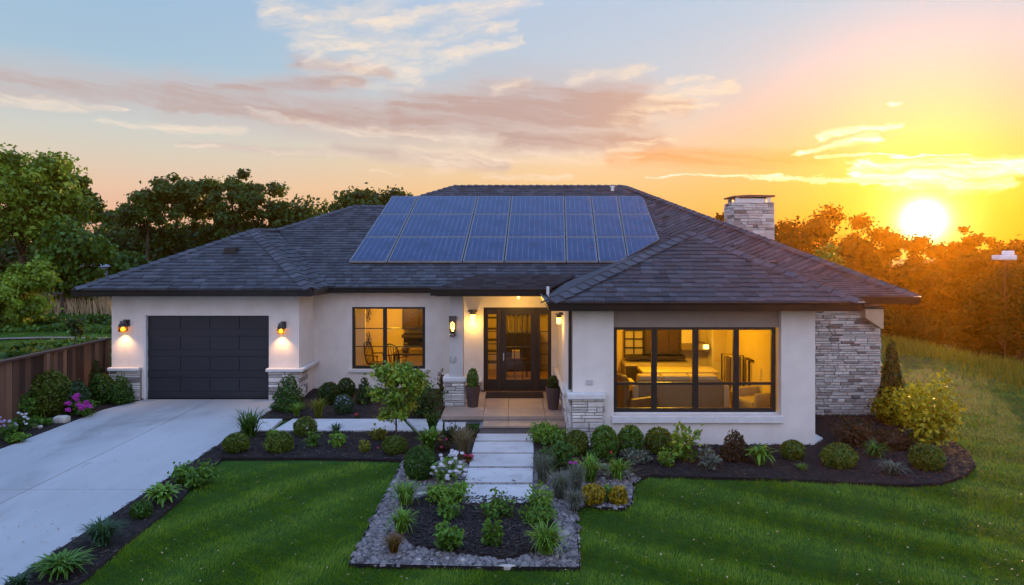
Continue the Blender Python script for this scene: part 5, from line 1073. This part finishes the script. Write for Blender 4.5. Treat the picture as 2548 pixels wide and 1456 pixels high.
patch = np.sin(x * 1.9 + y * .8) * np.sin(y * 2.3 - x * .6) + .6 * np.sin(x * 5.1 + 2) * np.sin(y * 4.3)
# mowing passes: bands that lie one way or the other
wob = .25 * np.sin(y * .8) + .12 * np.sin(y * 2.1 + x)
band = np.sin((x * .86 - y * .50 + wob) * 2 * math.pi / 1.25); band2 = np.sin((x * .60 + y * .80 + wob) * 2 * math.pi / 1.3)
bd = np.where(x < .5, band, band2); hg = r.uniform(.022, .052, n) * (1 + .28 * patch) * (1 + .012 * np.maximum(0, y - 9)) ; wd = .0042 * np.maximum(1, y / 7.5) * r.uniform(.7, 1.4, n)
z = ground_z(x, y); p = np.stack([x, y, z - .004], -1); ld = np.zeros((n, 3)); ld[:, 1] = bd * hg * .8; ld[:, 0] = bd * hg * .4
cl = np.sin(x * 9.1 + 1.3 * np.sin(y * 5.3)) * np.sin(y * 8.3 + 1.7 * np.sin(x * 4.1)) + .7 * np.sin(x * 17 + y * 6) * np.sin(y * 15 - x * 7)
hg *= 1 + .22 * cl; tint = np.clip(.38 + .15 * r.normal(size=n) + .10 * patch + .11 * bd + .13 * cl + .4 * (r.random(n) < .03), 0, 1)  # bd paints the mown bands' light and dark sheen into the blade colour
dry = sst((x - 8.2) / 3) * (np.sin(x * 1.3 + y * .5) * np.sin(y * .9 - x * .4) > -.1) * (x > 8); keep = r.random(n) > dry * .55
p, hg, wd, tint, ld = p[keep], hg[keep], wd[keep], tint[keep], ld[keep]
tag(link('grass', npmesh('grass', *blades(p, hg, wd, r, .55, tint, ld)[:2], M['grass'], np.repeat(tint, 5)), loc=(0, 0, 0)), 'short mown green grass of the lawns', 'grass', kind='stuff')
# tall grass on the crest beside the sunset trees
n = 9000; y = r.uniform(16, 36, n); x = 15.3 + .5 * np.sin(y * .9) + r.normal(0, .7, n); hg = r.uniform(.12, .42, n); V, Fc, T = blades(np.stack([x, y, ground_z(x, y) - .02], -1), hg, np.full(n, .022), r, .5)
tag(link('grass', npmesh('grass', V, Fc, M['leaf_ygreen'], T), loc=(0, 0, 0)), 'tall ragged grass along the crest of the sloping lawn', 'grass', kind='stuff')
# straw coloured grass behind the field
n = 15000; x = r.uniform(-42, -13, n); y = 38.5 + (x + 24) * .10 + r.normal(0, .9, n) ; hg = r.uniform(.3, .95, n) * np.clip(.45 + (x + 34) / 16, .35, 1); V, Fc, T = blades(np.stack([x, y, ground_z(x, y) - .02], -1), hg, np.full(n, .05), r, .4)
tag(link('grass', npmesh('grass', V, Fc, M['leaf_straw'], T), loc=(0, 0, 0)), 'dry straw coloured grass strip at the edge of the field', 'grass', kind='stuff')
# stray leaves and clippings on lawn and drive
n = 900; y = 1 / r.uniform(1 / 26, 1 / 7.5, n); x = r.uniform(-.8, .8, n) * y; k = ~((x > -10.6) & (x < 8.3) & (y > 13.2)); x, y = x[k], y[k]; n = len(x)
V, Fc, T = quads(np.stack([x, y, ground_z(x, y) + .05], -1), unit(r.normal(0, .35, (n, 3)) + np.array([0, 0, 1])), r.uniform(.02, .045, n), r.uniform(.012, .022, n), r, r.random(n))
tag(link('fallen_leaves', npmesh('fallen_leaves', V, Fc, M['leaf_straw'], T), loc=(0, 0, 0)), 'pale stray leaves scattered on lawn and driveway', 'fallen leaves', kind='stuff')
# garden field: low crop rows, pale path
def strip(x0, x1, yf, w, lift):
    xs_ = np.linspace(x0, x1, 40); P = []; 
    for xx in xs_:
        for dy in (-w / 2, w / 2): yy = yf(xx) + dy; P.append((xx, yy, float(ground_z(xx, yy)) + lift))
    return P, [(2 * i, 2 * i + 2, 2 * i + 3, 2 * i + 1) for i in range(39)]
M['pathm'] = pmat('pathm', (.10, .095, .08), (.16, .15, .13), .9, 3)
b = MB(); b.add(*strip(-30, -14.5, lambda x: 29.0 + (x + 20) * .30, .4, .05)); tag(b.build('path', 'pathm'), kind='structure')
rows = [(31.6, 'green', 'crop row of low bushy greens beyond the pale path'), (34.4, 'deep', 'thin crop row nearest the straw grass'), (26.6, 'green', 'crop row just this side of the pale path'), (24.4, 'deep', 'dark crop row in the middle of the field'), (22.3, 'green', 'crop row seen right over the fence top')]
for i, (yy, m, lb) in enumerate(rows):
    n = 2600; x = r.uniform(-31, -11.8, n); y = yy + (x + 20) * .22 + r.normal(0, .32, n); hz = r.uniform(.03, .42, n) * (.6 + .4 * np.sin(x * 2.3 + i) * np.sin(x * .7)); c = np.stack([x, y, ground_z(x, y) + np.abs(hz)], -1)
    V, Fc, T = quads(c, unit(r.normal(size=(n, 3)) + np.array([0, -.3, .6])), r.uniform(.14, .3, n), r.uniform(.1, .2, n), r, np.clip(.4 + .25 * r.normal(size=n), 0, 1))
    tag(link('crop_plants', npmesh('crop_plants', V, Fc, M['leaf_' + m], T), loc=(0, 0, 0)), lb, 'crops', kind='stuff')
big('yellow_bush', 'yellow green bush just over the fence top', 104, 858, 50, 20.5, 'ygreen', 301, .0, None, n=900, leaf=.09, clumps=12, cr=.25)
big('standard_tree', 'little dark standard tree on a thin stem in the field', 184, 798, 44, 24, 'dark', 302, .66, None, n=500, leaf=.10, clumps=8, cr=.25)
# small post with a bent head by the straw grass, pale shed, white hillside roof
x, y = PX(155, 37), 37; z = float(ground_z(x, y)); t = thing('lamp_post', 'thin grey post with a bent head in the shade behind the straw grass', 'post', (x, y, z)); zt = PZ(732, y); b = MB(); b.tube([(x, y, z), (x, y, zt)], .06); b.build('pole', 'metal', t); b = MB(); b.box(x - .45, x + .08, y - .1, y + .1, zt, zt + .1); b.build('head', 'metal', t)
x, y = PX(216, 43), 43; z = float(ground_z(x, y)); t = thing('garden_shed', 'pale bluish shed half hidden by the dark trees', 'shed', (x, y, z)); zt = PZ(655, y); b = MB(); b.box(x - .35, x + .45, y, y + 1.5, z, zt - .25); b.build('wall', 'shed', t)
b = MB(); b.prism_y([(x - .45, zt - .24), (x + .6, zt - .24), (x + .4, zt - .1), (x - .1, zt)], y - .15, y + 1.6); b.build('roof', 'shed', t)
x, y = PX(2500, 29), 29; z = float(ground_z(x, y)); zt = PZ(647, y); t = thing('bird_house', 'white roofed bird house on a tall pole among the dark trees', 'bird house', (x, y, z))
b = MB(); b.tube([(x, y, z), (x, y, zt)], .03); b.build('pole', 'cab_dark', t); b = MB(); b.box(x - .38, x + .34, y - .25, y + .25, zt, zt + .2); b.build('box', 'white_paint', t, bevel=.03); b = MB(); b.box(x - .02, x + .30, y - .18, y + .18, zt + .201, zt + .38); b.build('roof', 'white_paint', t, bevel=.04)

# ================================================================== ROOMS
def room(x0, x1, y0, y1, z1, wm='room', floor='floorw', z0=.12):
    b = MB(); b.box(x0, x1, y0, y1, z0 - .03, z0); b.build('room_floor', floor, house); b = MB(); b.box(x0, x1, y0, y1, z1, z1 + .03); b.build('room_ceiling', 'room_white', house)
    b = MB(); b.box(x0, x1, y1, y1 + .05, z0, z1); b.box(x0 - .05, x0, y0, y1, z0, z1); b.box(x1, x1 + .05, y0, y1, z0, z1); b.build('room_wall', wm, house)
def ceiling_lamp(label, x, y, z, pw, col=(1, .56, .12)):
    t = thing('ceiling_lamp', label, 'ceiling lamp', (x, y, z)); b = MB(); b.lathe([(.16, 0), (.16, -.02), (.03, -.03)], (x, y, z), 16); b.build('canopy', 'metal', t); b = MB(); b.lathe([(.03, -.03), (.14, -.05), (.14, -.12), (.05, -.16)], (x, y, z), 16); b.build('shade', 'bulb2', t); lamp('lamp', t, (x, y, z - .3), pw, col, .12)
WARM = (1, .52, .02)
# dining room
room(-5.2, -1.32, 19.12, 22.4, 2.55); ceiling_lamp('round ceiling lamp in the dining room behind the window', -3.4, 20.6, 2.55, 125, WARM)
t = thing('wall_panel', 'pale narrow wall screen with two line drawings in the dining room', 'screen', (PX(905, 20.2), 20.2, .12)); b = MB(); b.box(PX(884, 20.2) - .45, PX(909, 20.2), 20.2, 20.24, .12, 2.5); b.build('screen_panel', 'room_white', t)
b = MB(); xx = PX(917, 22.35)
for zc in (1.75, .95):
    for k in range(6): a = k * 1.05; b.tube([(xx, 22.33, zc), (xx + .10 * math.cos(a), 22.33, zc + .22 * math.sin(a)), (xx + .06 * math.cos(a + .7), 22.33, zc + .26 * math.sin(a + .5))], .012, 5)
tag(b.build('wall_art', 'frame', None, loc=(xx, 22.33, 1.35)), 'two thin dark line ornaments on the yellow lit dining wall', 'wall art')
def chair(label, x, y, rz, z=.12, s=1):
    t = thing('wooden_chair', label, 'chair', (x, y, z), 'dining chairs', rz); o0 = Vector((x, y, z))
    def put(b, nm): 
        o = b.build(nm, 'wood_dark', None, loc=(0, 0, 0)); o.parent = t; o.location = (0, 0, 0)
    b = MB(); b.prism([(-.24, -.22), (.24, -.22), (.21, .22), (-.21, .22)], .42, .465); put(b, 'seat')
    for a, c in ((-.2, -.18), (.2, -.18), (-.18, .18), (.18, .18)): b = MB(); b.tube([(a * .85, c * .85, .42), (a * 1.15, c * 1.15, 0)], [.018, .022], 6); put(b, 'leg')
    b = MB(); b.tube([(-.22, .2, .46), (-.25, .26, .75), (-.19, .30, 1.0), (0, .32, 1.06), (.19, .30, 1.0), (.25, .26, .75), (.22, .2, .46)], .02, 7)
    for k in range(-2, 3): b.tube([(k * .075, .2, .46), (k * .08, .30, 1.03 - abs(k) * .015)], .011, 5)
    put(b, 'backrest')
    b = MB(); b.tube([(-.25, .25, .68), (-.29, 0, .69), (-.27, -.17, .67)], .018, 6); b.tube([(-.26, -.12, .67), (-.23, -.12, .46)], .013, 5); b.tube([(.25, .25, .68), (.29, 0, .69), (.27, -.17, .67)], .018, 6); b.tube([(.26, -.12, .67), (.23, -.12, .46)], .013, 5); put(b, 'armrest')
chair('dark spindle backed armchair nearest the screen behind the dining window', PX(938, 20.0), 20.0, RAD(75)); chair('dark armchair turned towards the dining table near the window post', PX(985, 19.7), 19.7, RAD(160))
tx, ty = PX(1030, 20.2), 20.2; t = thing('dining_table', 'dark wooden table behind the dining window', 'table', (tx, ty, .12)); b = MB(); b.box(tx - .55, tx + .6, ty - .4, ty + .4, .80, .85); b.build('table_top', 'wood_dark', t)
for a in (-.5, .5):
    for c in (-.34, .34): b = MB(); b.box(tx + a - .03, tx + a + .03, ty + c - .03, ty + c + .03, .12, .80); b.build('leg', 'wood_dark', t)
b = MB(); b.lathe([(.07, 0), (.12, .1), (.05, .22), (.07, .26)], (PX(1010, 20.2), 20.1, .85), 12); tag(b.build('vase', 'leather', None, loc=(PX(1010, 20.2), 20.1, .85)), 'dark round vase on the dining table', 'vase')
cx0 = PX(1003, 22.2); t = thing('wall_cupboard', 'dark glazed wall cupboard high in the dining room corner', 'cupboard', (cx0 + .5, 22.2, 1.6)); b = MB(); b.box(cx0, -1.33, 22.0, 22.39, PZ(820, 22), 2.5); b.build('case', 'cab_dark', t); b = MB(); b.box(cx0 + .08, cx0 + .5, 21.985, 21.998, PZ(812, 22), 2.42); b.box(cx0 + .56, -1.4, 21.985, 21.998, PZ(812, 22), 2.42); b.build('cupboard_door', 'wood_dark', t)
t = thing('sideboard', 'sideboard with dark open shelf under the wall cupboard', 'sideboard', (cx0 + .5, 22.1, .12)); b = MB(); b.box(cx0, -1.33, 21.9, 22.39, PZ(840, 22), PZ(833, 22)); b.box(cx0, -1.33, 22.3, 22.39, PZ(863, 22), PZ(840, 22)); b.build('shelf', 'cab_dark', t); b = MB(); b.box(cx0, -1.33, 21.9, 22.39, .12, PZ(865, 22)); b.build('case', 'cab', t)
b = MB(); b.box(cx0 + .55, cx0 + .95, 22.05, 22.25, PZ(863, 22), PZ(851, 22)); b.tube([(cx0 + .6, 22.1, PZ(851, 22)), (cx0 + .9, 22.12, PZ(846, 22))], .05); tag(b.build('espresso_machine', 'frame', None, loc=(cx0 + .7, 22.1, PZ(863, 22))), 'black machine on the sideboard in the dining room', 'machine')
# hall
room(-1.02, 1.13, 18.12, 21.6, 2.6); ceiling_lamp('round ceiling lamp in the hall behind the front door', .05, 20.0, 2.6, 46, WARM)
t = thing('hall_cabinet', 'tall dark hall cabinet with curtains seen through the front door', 'cabinet', (.25, 21.3, .12)); b = MB(); b.box(-.25, .85, 21.2, 21.58, .12, 1.25); b.build('case', 'cab_dark', t); b = MB(); b.box(-.25, .85, 21.25, 21.58, 1.85, 2.0); b.build('shelf', 'cab_dark', t)
for k in range(7): b = MB(); b.box(-.2 + k * .14, -.12 + k * .14, 21.4, 21.45, 1.25, 1.8); b.build('book_block', 'cab', t)
t = thing('hall_table', 'small console with a pale box in the hall', 'console', (.1, 20.2, .12)); b = MB(); b.box(-.2, .45, 20.1, 20.4, .62, .66); b.build('table_top', 'wood_dark', t)
for a in (-.17, .42): b = MB(); b.box(a - .02, a + .02, 20.2, 20.24, .12, .62); b.build('leg', 'wood_dark', t)
b = MB(); b.box(.0, .22, 20.12, 20.3, .66, .9); tag(b.build('storage_box', 'sofa', None, loc=(.11, 20.2, .66), bevel=.01), 'pale box standing on the hall console', 'box')
t = thing('hall_shelf', 'open shelf rack behind the sidelight of the front door', 'shelf', (-.75, 20.6, .12))
for k in range(6): b = MB(); b.box(-.98, -.45, 20.4, 20.7, .5 + k * .32, .53 + k * .32); b.build('shelf', 'cab_dark', t)
# living room and kitchen of the wing
YB = 18.6; room(1.4, 5.48, 13.7, YB, 2.55, z0=.12); ceiling_lamp('round ceiling lamp in the living room of the window wing', 3.4, 16.3, 2.55, 190, WARM); 
def at(u, v, y): return PX(u, y), PZ(v, y)
def bx(b, u0, u1, v0, v1, y0, y1): b.box(PX(u0, y0), PX(u1, y0), y0, y1, PZ(v1, y0), PZ(v0, y0)); return b
t = thing('inner_window', 'small grid window on the kitchen wall inside the wing', 'window', (PX(1575, 18.5), 18.5, 1.6)); b = bx(MB(), 1556, 1600, 823, 886, 18.53, 18.57); b.build('pane', 'sofa', t); b = MB()
for u in (1553, 1576, 1599): bx(b, u, u + 3, 823, 886, 18.49, 18.525)
for v in (821, 842, 864, 886): bx(b, 1553, 1602, v, v + 3, 18.488, 18.528)
b.build('frame', 'frame', t)
t = thing('kitchen_cupboard', 'dark upper kitchen cupboards beside the small grid window', 'cupboard', (PX(1640, 18.2), 18.2, 1.5)); b = bx(MB(), 1606, 1692, 815, 882, 18.2, 18.58); b.build('case', 'cab_dark', t)
for u in (1610, 1638, 1665): b = bx(MB(), u, u + 24, 818, 878, 18.18, 18.198); b.build('cupboard_door', 'wood_dark', t)
t = thing('kitchen_shelf', 'long dark shelf under the upper kitchen cupboards', 'shelf', (PX(1640, 18.2), 18.2, 1.3)); bx(MB(), 1560, 1706, 887, 893, 18.1, 18.58).build('board', 'cab_dark', t)
t = thing('range_hood', 'pale stepped range hood on the kitchen wall', 'range hood', (PX(1715, 18.2), 18.2, 1.5)); bx(MB(), 1696, 1728, 815, 856, 18.25, 18.58).build('chimney_duct', 'room_white', t); bx(MB(), 1696, 1762, 856, 871, 18.1, 18.58).build('hood', 'cab', t)
t = thing('kitchen_counter', 'kitchen counter with dark oven front under the shelf', 'counter', (PX(1650, 18), 18, .12)); bx(MB(), 1555, 1720, 905, 911, 17.95, 18.58).build('counter_top', 'counter', t); bx(MB(), 1555, 1720, 912, 1000, 18.0, 18.58).build('case', 'cab', t); bx(MB(), 1558, 1604, 914, 950, 17.97, 17.998).build('oven_door', 'cab_dark', t)
t = thing('tall_cabinet', 'tall pale cabinet past the range hood', 'cabinet', (PX(1795, 18.2), 18.2, .12)); bx(MB(), 1772, 1822, 812, 990, 18.1, 18.58).build('case', 'room_white', t); bx(MB(), 1776, 1818, 815, 900, 18.08, 18.098).build('cabinet_door', 'room', t)
# small lit lamp
x, z = at(1757, 864, 18.0); t = thing('table_lamp', 'little lit lamp glowing under the range hood', 'lamp', (x, 18.0, z - .1)); b = MB(); b.lathe([(.05, -.12), (.05, -.1), (.015, -.09), (.015, -.03)], (x, 18.0, z), 10); b.build('base', 'metal', t); b = MB(); b.lathe([(.07, -.04), (.07, .05), (.05, .06)], (x, 18.0, z), 12); b.build('lamp_shade', 'bulb2', t)
# sofa: back towards the window
t = thing('sofa', 'long pale sofa with boxy back facing away from the big window', 'sofa', (PX(1690, 15.4), 15.4, .12)); ys0 = 15.0
bx(MB(), 1588, 1800, 946, 1052, ys0, ys0 + .2).build('backrest', 'cab', t, bevel=.03)
for u0, u1 in ((1590, 1648), (1650, 1718), (1720, 1788)): b = bx(MB(), u0, u1, 936, 960, ys0 + .03, ys0 + .38); b.build('back_cushion', 'sofa', t, bevel=.04)
bx(MB(), 1575, 1590, 960, 1052, ys0, ys0 + .95).build('armrest', 'sofa', t, bevel=.03); bx(MB(), 1801, 1816, 960, 1052, ys0, ys0 + .95).build('armrest', 'sofa', t, bevel=.03); bx(MB(), 1590, 1800, 985, 1052, ys0 + .22, ys0 + .95).build('seat', 'sofa', t, bevel=.04)
# island with pale top
t = thing('kitchen_island', 'kitchen island with pale top behind the sofa', 'kitchen island', (PX(1690, 16.9), 16.9, .12)); bx(MB(), 1600, 1790, 925, 932, 16.6, 17.4).build('counter_top', 'counter', t, bevel=.01); bx(MB(), 1610, 1780, 932, 1010, 16.68, 17.35).build('case', 'cab', t)
def armchair(label, u, y, rz, mat):
    x = PX(u, y); t = thing('armchair', label, 'armchair', (x, y, .12), 'armchairs in the living room', rz)
    def put(b, nm, bv=.04): o = b.build(nm, mat, None, bevel=bv, loc=(0, 0, 0)); o.parent = t; o.location = (0, 0, 0)
    b = MB(); b.box(-.32, .32, -.36, .3, .12, .44); put(b, 'seat'); b = MB(); b.prism_y([(-.34, .30), (.34, .30), (.30, 1.0), (.2, 1.08), (-.2, 1.08), (-.30, 1.0)], .3, .46); put(b, 'backrest')
    for s in (-1, 1): b = MB(); b.box(s * .38 - .06, s * .38 + .06, -.36, .36, .12, .62); put(b, 'armrest')
    for s in (-1, 1):
        for q_ in (-.3, .3): b = MB(); b.box(s * .34 - .02, s * .34 + .02, q_ - .02, q_ + .02, 0, .12); put(b, 'leg', .003)
armchair('dark leather armchair at the near corner of the big window', 1572, 14.7, RAD(120), 'leather'); armchair('pale reclining armchair at the far side of the big window', 1884, 15.2, RAD(-70), 'sofa')
t = thing('bookcase', 'dark bookcase against the far wall of the living room', 'bookcase', (PX(1860, 18.2), 18.2, .12)); b = MB()
for u in (1836, 1862, 1888): bx(b, u, u + 4, 815, 1000, 18.2, 18.58)
for v in (815, 850, 878, 910, 945): bx(b, 1836, 1892, v, v + 3, 18.21, 18.58)
b.build('case', 'cab_dark', t); b = bx(MB(), 1838, 1890, 816, 1000, 18.5, 18.57); b.build('back_board', 'cab_dark', t)
rb = random.Random(5)
for v1 in (849, 877, 909):
    u = 1842
    while u < 1884:
        w = rb.uniform(3, 6)
        if not (1860 < u + w and u < 1868): b = bx(MB(), u, u + w - .6, v1 - rb.uniform(14, 24), v1, 18.28, 18.48); b.build('book_block', rb.choice(['leather', 'cab', 'wood_dark', 'sofa']), t)
        u += w
x = PX(1905, 15.0); t = thing('side_table', 'tall narrow side table with a dark urn by the far window frame', 'side table', (x, 16.2, .12)); xx = PX(1903, 16.2); zt = PZ(893, 16.2); b = MB(); b.box(xx - .4, xx + .18, 16.0, 16.4, zt - .03, zt); b.build('table_top', 'wood_dark', t)
for a in (-.36, .14): b = MB(); b.box(xx + a - .02, xx + a + .02, 16.18, 16.22, .12, zt - .03); b.build('leg', 'wood_dark', t)
b = MB(); b.lathe([(.04, 0), (.05, .02), (.02, .06), (.11, .2), (.06, .3), (.02, .34), (.03, .38)], (xx, 16.2, zt), 14); tag(b.build('urn', 'frame', None, loc=(xx, 16.2, zt)), 'dark urn with narrow neck on the side table', 'urn')
x = PX(1812, 16.6); t = thing('clothes_rail', 'thin metal rail frame standing behind the sofa end', 'rail', (x, 16.6, .12)); b = MB(); zt = PZ(880, 16.6); b.tube([(x - .15, 16.6, .12), (x - .15, 16.6, zt), (x + .35, 16.6, zt - .05), (x + .35, 16.6, .12)], .018, 6); b.build('rail_frame', 'frame', t)
for k in range(3): b = MB(); b.box(x - .08 + k * .13, x + .02 + k * .13, 16.5, 16.7, zt - .85, zt - .06); b.build('hanging_cloth', ['cab', 'room_white', 'cab'][k], t)
# ================================================================== HAZE
def haze():
    m = bpy.data.materials.new('haze'); m.use_nodes = True; t = m.node_tree; t.nodes.clear(); N = NT(t)
    v = N.add('ShaderNodeVolumePrincipled', {'Color': (1, .40, .02), 'Density': .0007, 'Anisotropy': .86}); o = N.add('ShaderNodeOutputMaterial'); t.links.new(v.outputs[0], o.inputs['Volume'])
    b = MB(); b.box(-75, 75, -20, 105, -10.5, 16); ob = b.build('haze', m); tag(ob, 'thin warm evening haze over the whole garden', 'haze', kind='stuff')
haze()
